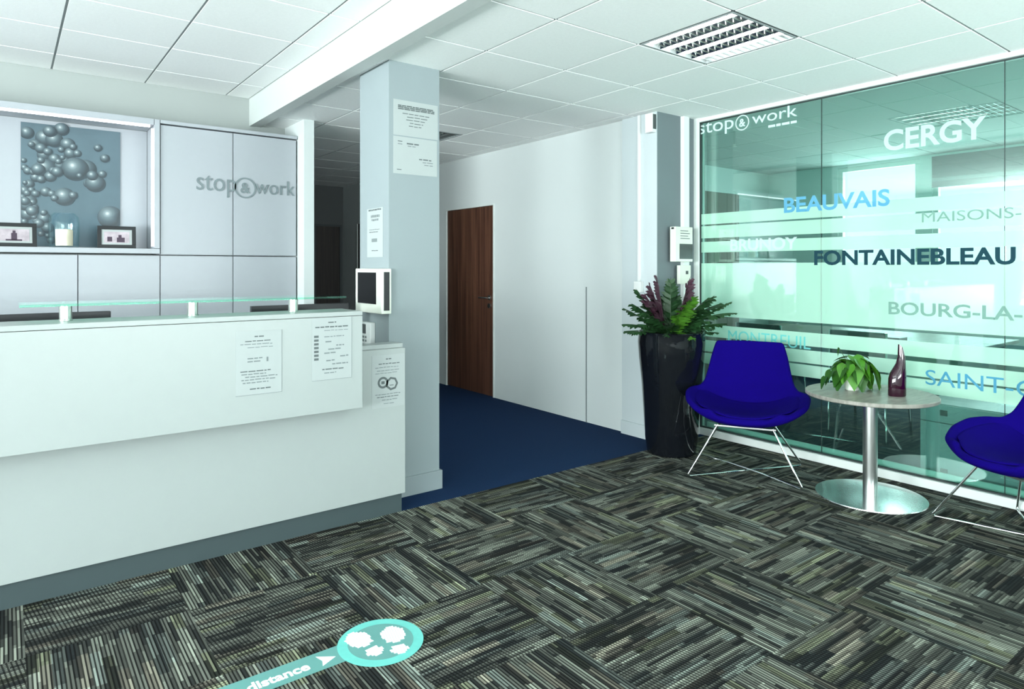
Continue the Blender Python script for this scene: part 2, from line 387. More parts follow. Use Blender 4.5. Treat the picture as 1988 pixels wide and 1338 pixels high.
def ceiling(label, x0, x1, y0, y1, z, lx, ly, skip=(), pitch=0.6):
    """mineral tiles standing 7 mm proud of the grid they lie in"""
    bm = bmesh.new()
    if not skip: bx(bm, x0, x1, y0, y1, z + 0.006, z + 0.08)
    else:
        bx(bm, x0, F1[0], y0, y1, z + 0.006, z + 0.08); bx(bm, F1[1], x1, y0, y1, z + 0.006, z + 0.08)
        for c, d in ((y0, F1[2]), (F1[3], F2[2]), (F2[3], y1)): bx(bm, F1[0], F1[1], c, d, z + 0.006, z + 0.08)
    kx0 = math.floor((x0 - lx) / pitch); ky0 = math.floor((y0 - ly) / pitch)
    g = 0.007
    nt = obj('ceiling', bm, 'grid'); struct(nt, label, 'ceiling')
    t = bmesh.new(); i = kx0
    while lx + i * pitch < x1:
        j = ky0
        while ly + j * pitch < y1:
            a, b = max(x0, lx + i * pitch) + g, min(x1, lx + (i + 1) * pitch) - g
            c, d = max(y0, ly + j * pitch) + g, min(y1, ly + (j + 1) * pitch) - g
            cx, cy = lx + (i + .5) * pitch, ly + (j + .5) * pitch
            j += 1
            if any(s[0] < cx < s[1] and s[2] < cy < s[3] for s in skip): continue
            if b - a > 0.01 and d - c > 0.01: bx(t, a, b, c, d, z - 0.001, z + 0.0065)
        i += 1
    for s in skip:       # filler tiles round a light that sits off the lattice
        for f in s[4:]: bx(t, f[0] + g, f[1] - g, f[2] + g, f[3] - g, z - 0.001, z + 0.0065)
    obj('ceiling_tiles', t, 'tile', nt)
    return nt
F1 = (2.77, 3.37, 1.88, 2.48)
F2 = (2.77, 3.37, 5.14, 5.74)
ceiling('low white tiled ceiling over the corridor and waiting area', 1.75, GX + 0.03, YF, YE, ZR, 2.77, 1.88,
        skip=[F1, (2.77, 3.37, 4.88, 6.08, (2.77, 3.37, 4.88, 5.14), (2.77, 3.37, 5.74, 6.08))])
ceiling('higher white tiled ceiling above the reception desk', XL, 1.66, YF, YB, ZL, 0.27, 4.23)
c3 = obj('ceiling', B(GX + 0.06, XE + 0.2, YF, 6.3, ZR + 0.006, ZR + 0.1), 'meeting_tile'); struct(c3, 'tiled ceiling of the meeting room behind the glass', 'ceiling')
t = bmesh.new()
for i in range(6):
    for j in range(15):
        a = GX + 0.06 + i * 0.6; c = YF + j * 0.6
        if a < XE + 0.1 and c < 6.2 and not (i == 2 and j in (7, 8)): bx(t, a + .007, min(a + .593, XE + 0.2), c + .007, min(c + .593, 6.3), ZR - 0.001, ZR + 0.0065)
obj('ceiling_tiles', t, 'meeting_tile', c3)
# dropped fascia between the two ceilings
struct(obj('trim_1', B(1.66, 1.75, YF, YB, ZR - 0.02, ZL + 0.09), 'lintel'), 'long white dropped fascia between the two ceilings', 'beam')

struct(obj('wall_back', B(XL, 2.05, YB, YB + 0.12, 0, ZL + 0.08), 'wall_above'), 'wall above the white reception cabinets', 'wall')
struct(obj('wall_end', B(1.965, 2.05, 5.40, YB, 0, ZR), 'wall'), 'narrow white wall end beside the reception cabinets', 'wall')
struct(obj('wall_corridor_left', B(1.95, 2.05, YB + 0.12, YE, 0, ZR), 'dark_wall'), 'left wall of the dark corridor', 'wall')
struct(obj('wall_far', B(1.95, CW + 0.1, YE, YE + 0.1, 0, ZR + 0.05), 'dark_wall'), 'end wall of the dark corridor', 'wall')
def wall_x(x0, x1, y0, y1, z0, z1, holes):
    """wall lying in a YZ plane with rectangular holes"""
    bm = bmesh.new(); ys = y0
    for (a, b, c, d) in sorted(holes):
        bx(bm, x0, x1, ys, a, z0, z1)
        if c > z0: bx(bm, x0, x1, a, b, z0, c)
        if d < z1: bx(bm, x0, x1, a, b, d, z1)
        ys = b
    bx(bm, x0, x1, ys, y1, z0, z1); return bm
D1 = (5.666, 6.632, 0.0, 2.05)
D3 = (8.25, 9.10, 0.0, 2.03)
struct(obj('wall_corridor_right', wall_x(CW, CW + 0.1, 3.82, YE, 0, ZR, [D1, D3]), 'wall'), 'long white corridor wall with the walnut door', 'wall')
struct(obj('wall_pier', B(4.07, 4.20, 3.451, 3.82, 0, ZR), 'pier_wall'), 'pale grey pier behind the tall planter', 'wall')
struct(obj('wall_return', B(4.075, GX + 0.1, 3.449, 3.4505, 0, ZR), 'return_wall'), 'short grey wall, toned for shade, between the pier and the glass partition', 'wall')
struct(obj('wall_front', wall_x(0, 0.1, 0, 1, 0, 1, []), 'wall'), '', 'wall')
bpy.data.objects.remove(bpy.data.objects['wall_front'])
# rear wall with window (behind the camera) and left wall with two windows
bm = bmesh.new()
WR = (-0.2, 3.4, 0.92, 2.28)
bx(bm, XL, WR[0], YF - 0.12, YF, 0, 2.9); bx(bm, WR[1], XE + .2, YF - 0.12, YF, 0, 2.9)
bx(bm, WR[0], WR[1], YF - 0.12, YF, 0, WR[2]); bx(bm, WR[0], WR[1], YF - 0.12, YF, WR[3], 2.9)
struct(obj('wall_front', bm, 'wall'), 'wall behind the camera with one window', 'wall')
WL = [(-2.4, 0.2, 0.75, 2.45), (1.2, 3.8, 0.75, 2.45)]
struct(obj('wall_left', wall_x(XL - 0.12, XL, YF, YB + .1, 0, 2.9, WL), 'wall'), 'left wall with two windows', 'wall')
def win_frame(name, label, axis, p, a0, a1, z0, z1, n=2):
    fr = bmesh.new(); t = 0.05
    def q(b0, b1, c0, c1):
        if axis == 'x': bx(fr, p - 0.03, p + 0.03, b0, b1, c0, c1, 0.004)
        else: bx(fr, b0, b1, p - 0.03, p + 0.03, c0, c1, 0.004)
    q(a0, a1, z0, z0 + t); q(a0, a1, z1 - t, z1)
    for k in range(n + 1):
        c = a0 + (a1 - a0 - t) * k / n; q(c, c + t, z0 + t, z1 - t)
    loc = (p, (a0 + a1) / 2, z0) if axis == 'x' else ((a0 + a1) / 2, p, z0)
    r = sthing(name, label, 'window', loc)
    obj('window_frame', fr, 'alu', r); return r
win_frame('window_1', 'white framed window of the left wall nearest the camera', 'x', XL - 0.06, *WL[0])
win_frame('window_2', 'white framed window of the left wall beside the desk', 'x', XL - 0.06, *WL[1])
win_frame('window_3', 'white framed window behind the camera', 'y', YF - 0.06, *WR)
# meeting room
WM = [(-0.6, 2.95, 0.85, 2.57), (3.08, 3.98, 0.85, 2.57)]
struct(obj('wall_right', wall_x(XE, XE + 0.10, YF, 6.3, 0, ZR + .1, WM), 'wall'), 'far wall of the meeting room with its windows', 'wall')
struct(obj('wall_meeting', B(CW + 0.1, XE, 4.9, 5.0, 0, ZR + .005), 'wall'), 'side wall of the meeting room', 'wall')
win_frame('window_4', 'wide bright window of the meeting room under a dark blind', 'x', XE + 0.05, *WM[0], n=3)
win_frame('window_5', 'narrower bright window of the meeting room left of the wide one', 'x', XE + 0.05, *WM[1], n=1)
# column
bm = B(1.80, 2.145, 3.55, 3.95, 0, ZR)
col = obj('column', bm, 'grey_wall', origin=(1.97, 3.75, 0)); struct(col, 'square pale grey column at the end of the counter', 'column')
struct(obj('baseboard_column', B(1.785, 2.16, 3.535, 3.965, 0, 0.115, 0.003), 'grey_wall'), 'grey baseboard round the column', 'baseboard')
bm = bmesh.new(); bx(bm, 4.055, 4.07, 3.45, 3.82, 0, 0.11, 0.003); bx(bm, 4.055, 4.45, 3.44, 3.455, 0, 0.11, 0.003)
struct(obj('baseboard_pier', bm, 'pier_wall'), 'grey baseboard round the pier', 'baseboard')
struct(obj('trim_2', B(4.094, 4.10, 4.27, 4.278, 0.0, 1.2), 'ink_light'), 'thin vertical joint in the white corridor wall', 'trim')

# ---- doors
def door(name, label, X, y0, y1, z1, m, handle_y):
    r = sthing(name, label, 'door', (X, (y0 + y1) / 2, 0))
    leaf_ = obj('door_leaf', B(X + 0.004, X + 0.045, y0 + 0.025, y1 - 0.025, 0.006, z1 - 0.02, 0.002), m, r)
    fr = bmesh.new()
    for (a, b, c, d) in ((y0, y0 + 0.02, 0, z1), (y1 - 0.02, y1, 0, z1), (y0 + 0.02, y1 - 0.02, z1 - 0.018, z1)):
        bx(fr, X - 0.008, X + 0.09, a, b, c, d, 0.002)
    obj('door_frame', fr, 'alu', r)
    if handle_y:
        h = bmesh.new(); tube(h, [(X + 0.01, handle_y, 1.05), (X - 0.05, handle_y, 1.05), (X - 0.055, handle_y + 0.02, 1.05), (X - 0.055, handle_y + 0.12, 1.05)], 0.009, 10)
        lathe_x = bmesh.new()
        tube(h, [(X + 0.005, handle_y, 1.05), (X - 0.006, handle_y, 1.05)], 0.026, 20)
        hn = obj('door_handle', h, 'steel', leaf_, smooth=True)
        k = bmesh.new(); tube(k, [(X + 0.005, handle_y, 0.965), (X - 0.008, handle_y, 0.965)], 0.026, 20)
        obj('keyhole_plate', k, 'steel', leaf_, smooth=True)
    return r
door('door_1', 'walnut corridor door with steel lever handle', CW, *D1[:2], D1[3], 'door', 5.76)
door('door_2', 'dark door at the far end of the corridor wall', CW, *D3[:2], D3[3], 'door_dark', None)
r = sthing('door_3', 'black door in the end wall of the dark corridor', 'door', (3.85, YE, 0))
obj('door_leaf', B(3.66, 4.03, YE - 0.03, YE - 0.003, 0.006, 1.99, 0.002), 'door_dark', r)
fr = bmesh.new(); bx(fr, 3.63, 3.66, YE - 0.04, YE, 0, 2.02); bx(fr, 4.03, 4.06, YE - 0.04, YE, 0, 2.02); bx(fr, 3.66, 4.03, YE - 0.04, YE, 1.99, 2.02)
obj('door_frame', fr, 'dark', r)

# ---- glass partition
JY = [3.425, 2.392, 1.312, 0.23, -0.85, -1.93, -2.5]
gp = sthing('window_6', 'green tinted glass partition with city names and frosted stripes', 'glass partition', (GX, 0.5, 0))
fr = bmesh.new()
bx(fr, GX - 0.035, GX + 0.055, YF, 3.455, 0, 0.055, 0.003); bx(fr, GX - 0.035, GX + 0.055, YF, 3.455, ZR - 0.030, ZR, 0.003)
bx(fr, GX - 0.035, GX + 0.055, 3.42, 3.455, 0.055, ZR - 0.030, 0.002)
bx(fr, GX - 0.05, GX - 0.035, 3.40, 3.455, 0.0, ZR, 0.002)
bx(fr, GX + 0.06, GX + 0.075, YF, 3.4, 0.0, 0.09, 0.002)
obj('partition_frame', fr, 'alu', gp, label='white aluminium frame')
sl = bmesh.new()
bx(sl, GX - 0.012, GX + 0.012, YF, 3.42, ZR - 0.036, ZR - 0.030); bx(sl, GX - 0.012, GX + 0.012, YF, 3.42, 0.055, 0.064)
bx(sl, GX - 0.012, GX + 0.012, 3.408, 3.42, 0.064, ZR - 0.036)
obj('rubber_seal', sl, 'seal', gp, label='thin black seal')
for a, b in zip(JY, JY[1:]):
    obj('glass_pane', B(GX - 0.005, GX + 0.005, b + 0.002, a - 0.002, 0.064, ZR - 0.036), 'glass', gp)
for y in JY[1:-1]:
    obj('pane_joint', B(GX - 0.006, GX + 0.006, y - 0.0013, y + 0.0013, 0.064, ZR - 0.036), 'seal', gp)
for z0, z1 in ((1.725, 1.812), (1.612, 1.712), (1.495, 1.583), (0.978, 1.407), (0.808, 0.905), (0.685, 0.778), (0.585, 0.672)):
    obj('frosted_stripe', B(GX - 0.0062, GX - 0.0056, YF, 3.405, z0, z1), 'film', gp)
TX = GX - 0.0085
def glass_text(txt, yl, yr, z, h, m, lab, bold=0.0, sp=1.0):
    bm = text_bm(txt, (TX, yl, z), (0, -1, 0), (0, 0, 1), yl - yr, h, 0.0015, bold, sp, True)
    for v in bm.verts: v.co.x = GX - 0.0070
    return obj('city_lettering', bm, m, gp, label=lab, keep=True)
glass_text('CERGY', 1.973, 1.402, 2.136, 0.130, 't_white', 'large white word CERGY', 0.025)
glass_text('BEAUVAIS', 2.674, 1.935, 1.778, 0.108, 't_blue', 'pale blue word BEAUVAIS', 0.025)
glass_text('MAISONS-LAFFITTE', 1.746, 0.76, 1.655, 0.062, 't_pale', 'pale grey words MAISONS-LAFFITTE')
glass_text('BRUNOY', 3.13, 2.57, 1.508, 0.088, 't_white', 'white word BRUNOY', 0.025)
glass_text('FONTAINEBLEAU', 2.443, 1.259, 1.393, 0.098, 't_dark', 'dark slate word FONTAINEBLEAU', 0.030)
glass_text('BOURG-LA-REINE', 1.944, 0.86, 1.070, 0.080, 't_pale', 'pale grey words BOURG-LA-REINE', 0.02)
glass_text('SAINT-GERMAIN', 1.725, 0.62, 0.642, 0.093, 't_blue2', 'blue words SAINT-GERMAIN')
glass_text('MONTREUIL', 3.149, 2.47, 0.785, 0.090, 't_turq', 'turquoise word MONTREUIL')

def logo_bm(org, right, up, width, xh, depth):
    """stop & work with the ampersand in a ring"""
    o = Vector(org); rt = Vector(right).normalized(); u = Vector(up).normalized(); n = rt.cross(u)
    a = text_bm('stop', o, rt, u, width * 0.385, xh * 1.35, depth, 0.0)
    merge(a, text_bm('work', o + rt * width * 0.575, rt, u, width * 0.425, xh * 1.38, depth, 0.0))
    c = o + rt * width * 0.475 + u * xh * 0.45; rad = xh * 0.98
    k = 40
    def P(ang, r_, dz): return c + rt * math.cos(ang) * r_ + u * math.sin(ang) * r_ + n * dz
    for i in range(k):
        a0, a1 = 2 * math.pi * i / k, 2 * math.pi * (i + 1) / k
        v = [a.verts.new(P(x, r_, d)) for d in (0, depth) for x, r_ in ((a0, rad * .86), (a1, rad * .86), (a1, rad), (a0, rad))]
        for f in ((0, 1, 2, 3), (4, 5, 6, 7), (0, 1, 5, 4), (2, 3, 7, 6)): a.faces.new([v[q] for q in f])
    merge(a, text_bm('&', c - rt * rad * 0.45 - u * rad * 0.48, rt, u, rad * 0.9, rad * 0.98, depth, 0.02))
    return a
bm = logo_bm((TX, 3.43, 2.475), (0, -1, 0), (0, 0, 1), 0.86, 0.062, 0.0015)
for v in bm.verts: v.co.x = min(v.co.x, GX - 0.0066)
obj('logo_lettering', bm, 't_white', gp, label='white stop & work logo')
bm = bmesh.new()
for a, b in ((2.80, 2.745), (2.735, 2.70), (2.69, 2.63), (2.62, 2.575)): bx(bm, TX, GX - 0.0055, b, a, 2.425, 2.443)
obj('small_print', bm, 't_white', gp)

# ================================================================ WALL OF CABINETS
YC = 5.55
def cab(name, label, x0, x1, z0, z1, group=None, y0=YC):
    r = thing(name, label, 'cabinet', ((x0 + x1) / 2, (y0 + YB) / 2, z0), 0, group)
    obj('cabinet_body', B(x0 + .001, x1 - .001, y0 + 0.022, YB - 0.004, z0, z1), 'laminate', r)
    obj('door', B(x0 + 0.003, x1 - 0.003, y0, y0 + 0.02, z0 + 0.003, z1 - 0.003, 0.0015), 'laminate', r)
    return r
xs = [-1.145, -0.63, -0.11, 0.408, 0.925, 1.445, 1.955]
labs = ['leftmost white base cabinet under the lit niche', 'second white base cabinet under the lit niche', 'white base cabinet below the left photo frame',
        'white base cabinet below the right photo frame', 'white base cabinet below the left half of the wall logo', 'white base cabinet next to the narrow wall end']
for a, b, l in zip(xs, xs[1:], labs): cab('base_cabinet', l, a, b, 0.08, 1.462, 'white base cabinets behind the desk')
tag(obj('cabinet_plinth', B(xs[0], xs[-1], YC + 0.06, YB - 0.005, 0.0, 0.08), 'plinth', origin=(0.4, 5.7, 0)), 'dark plinth under the row of white base cabinets', 'plinth')
cab('tall_cabinet', 'upper white cabinet left of the vertical seam through the logo', 0.925, 1.445, 1.468, 2.445, 'white upper cabinets with the logo')
cab('tall_cabinet', 'upper white cabinet right of the vertical seam through the logo', 1.445, 1.955, 1.468, 2.445, 'white upper cabinets with the logo')
tag(obj('cabinet_top_panel', B(0.925, 1.958, YC - 0.01, YB - 0.004, 2.452, 2.478, 0.002), 'laminate', origin=(1.44, 5.7, 2.452)), 'thin white top board over the upper cabinets', 'panel')
# lit niche
nr_ = thing('display_niche', 'lit white open niche holding the bauble poster and frames', 'niche', (0.0, 5.7, 1.47))
obj('shelf', B(-1.145, 0.922, YC - 0.012, YB - 0.02, 1.474, 1.512, 0.003), 'laminate', nr_)
obj('side_panel', B(0.885, 0.922, YC - 0.012, YB - 0.02, 1.514, 2.478, 0.003), 'laminate', nr_)
obj('top_panel', B(-1.145, 0.883, YC - 0.012, YB - 0.02, 2.435, 2.478, 0.003), 'laminate', nr_)
obj('back_panel', B(-1.145, 0.883, YB - 0.019, YB - 0.004, 1.514, 2.433), 'laminate', nr_)
obj('side_panel', B(-1.145, -1.11, YC - 0.012, YB - 0.02, 1.514, 2.433, 0.003), 'laminate', nr_)
obj('led_strip', B(-1.1, 0.86, YC + 0.015, YC + 0.035, 2.420, 2.434), 'led', nr_, label='lit white LED strip')
obj('led_strip', B(0.870, 0.884, YC + 0.015, YC + 0.035, 1.53, 2.41), 'led', nr_, label='lit white LED strip')
# logo on the cabinets
tag(obj('wall_logo', logo_bm((1.175, YC - 0.0005, 1.975), (1, 0, 0), (0, 0, 1), 0.765, 0.085, 0.006), 'logo_grey', origin=(1.55, YC, 1.975)), 'grey raised stop & work lettering on the white upper cabinets', 'sign')

# poster
PX0, PX1, PZ0, PZ1 = 0.09, 0.70, 1.525, 2.405
PY = YB - 0.021
po = thing('bauble_poster', 'blue grey poster of silver baubles leaning at the niche back', 'poster', ((PX0 + PX1) / 2, PY, PZ0))
obj('poster_sheet', B(PX0, PX1, PY - 0.006, PY, PZ0, PZ1), 'poster', po)
balls = [(200,310,48),(330,350,64),(455,285,52),(258,400,42),(400,365,60),(500,400,52),(322,480,46),(402,510,42),(520,470,45),(575,470,30),(480,520,26),(335,580,72),(440,560,34),(640,590,76),(560,590,94),
 (370,645,42),(262,650,36),(660,700,36),(715,700,72),(770,630,32),(215,700,34),(180,750,36),(335,760,38),(380,775,28),(440,790,36),(475,800,72),(212,830,52),(172,865,36),(250,880,30),(200,930,46),(270,980,28),(325,965,46),(350,1035,42),(200,770,26),
 (375,1130,30),(835,960,92),(175,520,20),(180,575,24),(205,600,30),(240,610,22),(390,600,30),(430,530,24),(460,500,20),(300,520,26),(590,640,22),(230,745,22),(165,800,26),(240,840,24),(185,690,18),(450,440,24),(250,950,20),(180,985,22),(300,1080,22),(350,1095,20),(790,510,34),(735,430,30),(300,430,40),(365,300,45),(540,420,26),(350,455,30),(280,590,46),(420,610,40),(300,665,30),(690,640,40),(230,400,24),(190,860,44),(235,905,40),(185,830,34),(260,775,28),(285,1000,36),(320,920,24),(400,810,26),(540,790,30)]
def disc(bm, uvl, cx, cz, r, y, n=28):
    c = bm.verts.new((cx, y, cz)); ring = []
    for i in range(n):
        a = 2 * math.pi * i / n
        ring.append((bm.verts.new((min(max(cx + r * math.cos(a), PX0 + .001), PX1 - .001), y, cz + r * math.sin(a))), (0.5 + .5 * math.cos(a), 0.5 + .5 * math.sin(a))))
    for i in range(n):
        p, q = ring[i], ring[(i + 1) % n]
        f = bm.faces.new((c, p[0], q[0]))
        for lp, uv in zip(f.loops, ((0.5, 0.5), p[1], q[1])): lp[uvl].uv = uv
bm = bmesh.new(); uvl = bm.loops.layers.uv.new('UVMap')
for i, (cx, cy, r_) in enumerate(balls):
    u = (cx - 155) / 760.0; top = 225 + 85 * u; bot = 1170 + 22 * u
    v = 1 - (cy - top) / (bot - top)
    disc(bm, uvl, PX0 + u * (PX1 - PX0), PZ0 + min(max(v, .03), .98) * (PZ1 - PZ0), r_ * 1.15 / 760.0 * (PX1 - PX0), PY - 0.0065 - 0.00008 * i)
obj('bauble_print', bm, 'bauble', po)

def photo_frame(label, cx, rz, fig):
    r = thing('photo_frame', label, 'picture frame', (cx, 5.64, 1.512), rz, 'black photo frames on the niche shelf')
    tilt = Matrix.Rotation(R(-9), 4, 'X'); W, H = 0.245, 0.165
    def put(bm):
        bm.transform(Matrix.Translation((0, 0, 0.001)) @ tilt); return bm
    f = bmesh.new(); b_ = 0.026
    bx(f, -W/2, W/2, -0.008, 0.008, 0, b_, .002); bx(f, -W/2, W/2, -0.008, 0.008, H - b_, H, .002)
    bx(f, -W/2, -W/2 + b_, -0.008, 0.008, b_, H - b_, .002); bx(f, W/2 - b_, W/2, -0.008, 0.008, b_, H - b_, .002)
    obj('frame', put(f), 'black', r, local=True)
    mo = obj('mount', put(B(-W/2 + b_, W/2 - b_, -0.002, 0.004, b_, H - b_)), 'paper', r, local=True)
    ph = obj('photo', put(B(-W/2 + .042, W/2 - .042, -0.0032, -0.0022, .04, H - .042)), 'photo', mo, local=True)
    g = bmesh.new()
    for (a, b, c, d) in fig: bx(g, a, b, -0.0042, -0.0034, c, d)
    obj('photo_figure', put(g), 'photo_dark', mo, local=True)
    s = bmesh.new(); bx(s, -0.02, 0.02, 0.0, 0.004, 0, 0.12); s.transform(Matrix.Translation((0, 0.066, 0.0)) @ Matrix.Rotation(R(20), 4, 'X'))
    obj('stand', s, 'black', r, local=True)
photo_frame('black photo frame at the left end of the niche shelf', 0.055, R(4), ((-0.02, 0.012, .045, .095), (-0.012, 0.004, .095, .112), (-0.05, 0.04, .041, .052)))
photo_frame('black photo frame at the right end of the niche shelf', 0.655, R(-5), ((0.0, 0.05, .045, .08), (0.01, 0.03, .08, .1), (-0.06, -0.03, .05, .085)))
# candle jar
CX, CY2, CZ = 0.335, 5.67, 1.5125
cj = thing('candle_jar', 'clear glass jar with a cream candle before the poster', 'candle', (CX, CY2, CZ))
obj('glass_jar', lathe(bmesh.new(), [(0.085, 0), (0.09, 0.01), (0.092, 0.17), (0.085, 0.22), (0.06, 0.245), (0.055, 0.245), (0.08, 0.215), (0.087, 0.17), (0.085, 0.012), (0.001, 0.012)], (CX, CY2, CZ), 40, cap=False), 'jar_glass', cj, smooth=True)
ca_ = obj('candle', lathe(bmesh.new(), [(0.001, 0.014), (0.05, 0.014), (0.052, 0.02), (0.052, 0.125), (0.046, 0.13), (0.001, 0.126)], (CX, CY2, CZ), 32, cap=False), 'candle', cj, smooth=True)
obj('wick', tube(bmesh.new(), [(CX, CY2, CZ + .12), (CX + .002, CY2, CZ + .142)], 0.0015, 6), 'black', ca_)

# ================================================================ RECEPTION COUNTER
ct = thing('reception_counter', 'long white reception counter with raised front panel', 'reception counter', (0.2, 3.5, 0))
obj('lower_panel', B(-1.6, 1.79, 3.33, 3.36, 0.105, 0.92, 0.002), 'counter', ct)
obj('end_panel', B(1.765, 1.79, 3.362, 3.545, 0.105, 0.92, 0.002), 'counter', ct)
obj('plinth', B(-1.6, 1.775, 3.345, 3.50, 0.0, 0.103), 'plinth', ct, label='dark grey recessed plinth')
up = bmesh.new()
bx(up, -1.6, 1.472, 3.20, 3.225, 0.645, 1.122, 0.002)
rp_ = obj('raised_panel', up, 'counter', ct)
obj('raised_panel_base', B(-1.6, 1.472, 3.226, 3.329, 0.645, 0.67), 'counter', rp_)
obj('transaction_ledge', B(-1.6, 1.472, 3.20, 3.47, 1.124, 1.146, 0.002), 'counter', ct)
obj('raised_end', B(1.45, 1.472, 3.226, 3.329, 0.671, 1.122), 'counter', rp_)
obj('raised_back', B(-1.6, 1.472, 3.44, 3.465, 0.945, 1.122), 'counter', rp_)
obj('side_return', B(-1.6, -1.575, 3.362, 4.2, 0.0, 0.92), 'counter', ct)
obj('worktop', B(-1.6, 1.79, 3.361, 3.46, 0.921, 0.944), 'counter', ct)
obj('desk_surface', B(-1.57, 1.60, 3.50, 4.2, 0.72, 0.745, 0.002), 'counter', ct)
obj('desk_support', B(-1.57, -1.5, 3.55, 4.15, 0.0, 0.72), 'counter', ct)
obj('desk_support', B(1.5, 1.57, 3.55, 4.15, 0.0, 0.72), 'counter', ct)

gs = thing('glass_shelf', 'long clear green edged glass shelf on three steel posts', 'glass shelf', (0.7, 3.38, 1.146))
obj('glass_plate', B(0.045, 1.405, 3.25, 3.50, 1.213, 1.223, 0.001), 'edge_glass', gs)
for x in (0.205, 0.70, 1.175):
    obj('post', lathe(bmesh.new(), [(0.026, 0), (0.026, 0.004), (0.0235, 0.006), (0.0235, 0.0655)], (x, 3.385, 1.1465), 28), 'steel', gs, smooth=True)

def monitor(label, x0, x1):
    cx = (x0 + x1) / 2
    r = thing('computer_monitor', label, 'monitor', (cx, 3.85, 0.7455), 0, 'monitors behind the counter')
    obj('screen_housing', B(x0, x1, 3.79, 3.825, 0.83, 1.157, 0.004), 'black', r)
    sd = obj('stand', B(cx - 0.03, cx + 0.03, 3.80, 3.83, 0.76, 0.9), 'black', r)
    obj('foot', B(cx - 0.11, cx + 0.11, 3.74, 3.92, 0.7455, 0.76, 0.003), 'black', sd)
monitor('black monitor top edge behind the left end of the counter', -0.19, 0.415)
monitor('black monitor top edge behind the right end of the counter', 1.085, 1.655)

# ---- papers with print
def sheet(label, cx, cz, w_, h_, face, plane, lines, big=(), group=None, cat='notice', z_from_top=True, m='paper'):
    """paper lying on a vertical plane; face '-y' or '-x'; lines = (u0,u1,v,thick,ink) in fractions from top left"""
    if face == '-y': loc = (cx, plane, cz - h_ / 2)
    else: loc = (plane, cx, cz - h_ / 2)
    r = thing('paper_notice', label, cat, loc, 0, group)
    def box(u0, u1, v0, v1, d0, d1):
        z1_, z0_ = cz + h_ / 2 - v0 * h_, cz + h_ / 2 - v1 * h_
        if face == '-y': return (cx - w_ / 2 + u0 * w_, cx - w_ / 2 + u1 * w_, plane - d1, plane - d0, z0_, z1_)
        return (plane - d1, plane - d0, cx + w_ / 2 - u1 * w_, cx + w_ / 2 - u0 * w_, z0_, z1_)
    obj('sheet', B(*box(0, 1, 0, 1, 0.0003, 0.0014)), m, r)
    for ink in sorted({l[4] for l in lines}):
        bm = bmesh.new()
        for (u0, u1, v, t_, k) in lines:
            if k == ink: bx(bm, *box(u0, u1, v, v + t_, 0.0015, 0.0020))
        obj('printed_text', bm, ink, r)
    return r
def words(u0, u1, v, t_, ink, rnd, gap=0.02):
    out = []; u = u0
    while u < u1 - 0.03:
        l = min(rnd.uniform(0.05, 0.16), u1 - u); out.append((u, u + l, v + rnd.uniform(-.003, .003), t_, ink)); u += l + gap
    return out
rn = random.Random(3)
L = []
for i in range(3): L += words(0.10, 0.92, 0.14 + i * 0.045, 0.034, 'ink', rn, 0.012)
for i, (a, b) in enumerate(((.2, .8), (.3, .78), (.28, .7), (.36, .66), (.34, .62))): L += words(a, b, 0.36 + i * 0.085, 0.02, 'ink', rn)
sheet('landscape notice high on the column with a bold black heading', 1.981, 2.267, 0.305, 0.212, '-y', 3.55, L)
L = words(.10, .2, .12, .02, 'ink', rn) + words(.1, .2, .19, .02, 'ink_light', rn) + words(.3, .58, .15, .035, 'ink', rn) + words(.32, .5, .23, .02, 'ink_light', rn) + words(.58, .9, .55, .03, 'ink', rn) + words(.66, .9, .63, .02, 'ink_light', rn) + words(.7, .9, .7, .02, 'ink_light', rn) + words(.08, .18, .88, .02, 'ink', rn)
sheet('landscape notice directly below the bold one on the column', 1.978, 2.043, 0.300, 0.222, '-y', 3.55, L)
L = words(.1, .9, .02, .03, 'ink', rn) + words(.25, .8, .14, .05, 'ink_light', rn) + words(.3, .75, .22, .04, 'ink_light', rn) + words(.15, .8, .43, .015, 'ink_light', rn) + words(.15, .7, .48, .015, 'ink', rn) + [(.3, .65, .62, .07, 'ink_light')] + words(.3, .7, .86, .015, 'ink', rn)
nt_ = sheet('narrow portrait notice on the bright side of the column above the video phone', 3.735, 1.585, 0.215, 0.300, '-x', 1.80, L)
L = words(.4, .6, .08, .018, 'ink', rn) + words(.2, .75, .15, .014, 'ink', rn) + words(.1, .8, .2, .012, 'ink_light', rn) + words(.25, .8, .25, .010, 'ink_light', rn)
L += words(.25, .6, .42, .018, 'ink_light', rn) + words(.25, .55, .47, .018, 'ink_light', rn) + [(.66, .7, .42, .07, 'ink_light')]
for i, (a, b) in enumerate(((.1, .8), (.12, .65), (.2, .9), (.12, .85), (.15, .7))): L += words(a, b, .62 + i * .045, .016, ('ink', 'ink_light')[i > 0], rn)
L += words(.3, .75, .90, .018, 'ink', rn) + [(.995, 1.0, 0, 1, 'ink_light'), (.0, 1.0, .996, .004, 'ink_light')]
sheet('white notice on the raised counter panel below the middle of the glass shelf', 0.950, 0.925, 0.212, 0.298, '-y', 3.20, L, group=None, m='paper')
L = words(.4, .6, .07, .018, 'ink', rn) + words(.08, .9, .14, .02, 'ink', rn) + words(.3, .9, .2, .01, 'ink_light', rn) + words(.3, .8, .3, .014, 'ink_light', rn)
for i in range(7): L.append((.05, .16, .28 + i * .06, .036, 'ink'))
for i, (a, b) in enumerate(((.33, .5), (.6, .8), (.4, .75), (.3, .6), (.7, .95), (.35, .6), (.5, .9))): L += words(a, b, .38 + i * .06, .02, 'ink_light', rn)
L += words(.25, .8, .82, .018, 'ink', rn) + words(.3, .6, .88, .015, 'ink_light', rn) + [(.995, 1.0, 0, 1, 'ink_light'), (.0, 1.0, .996, .004, 'ink_light')]
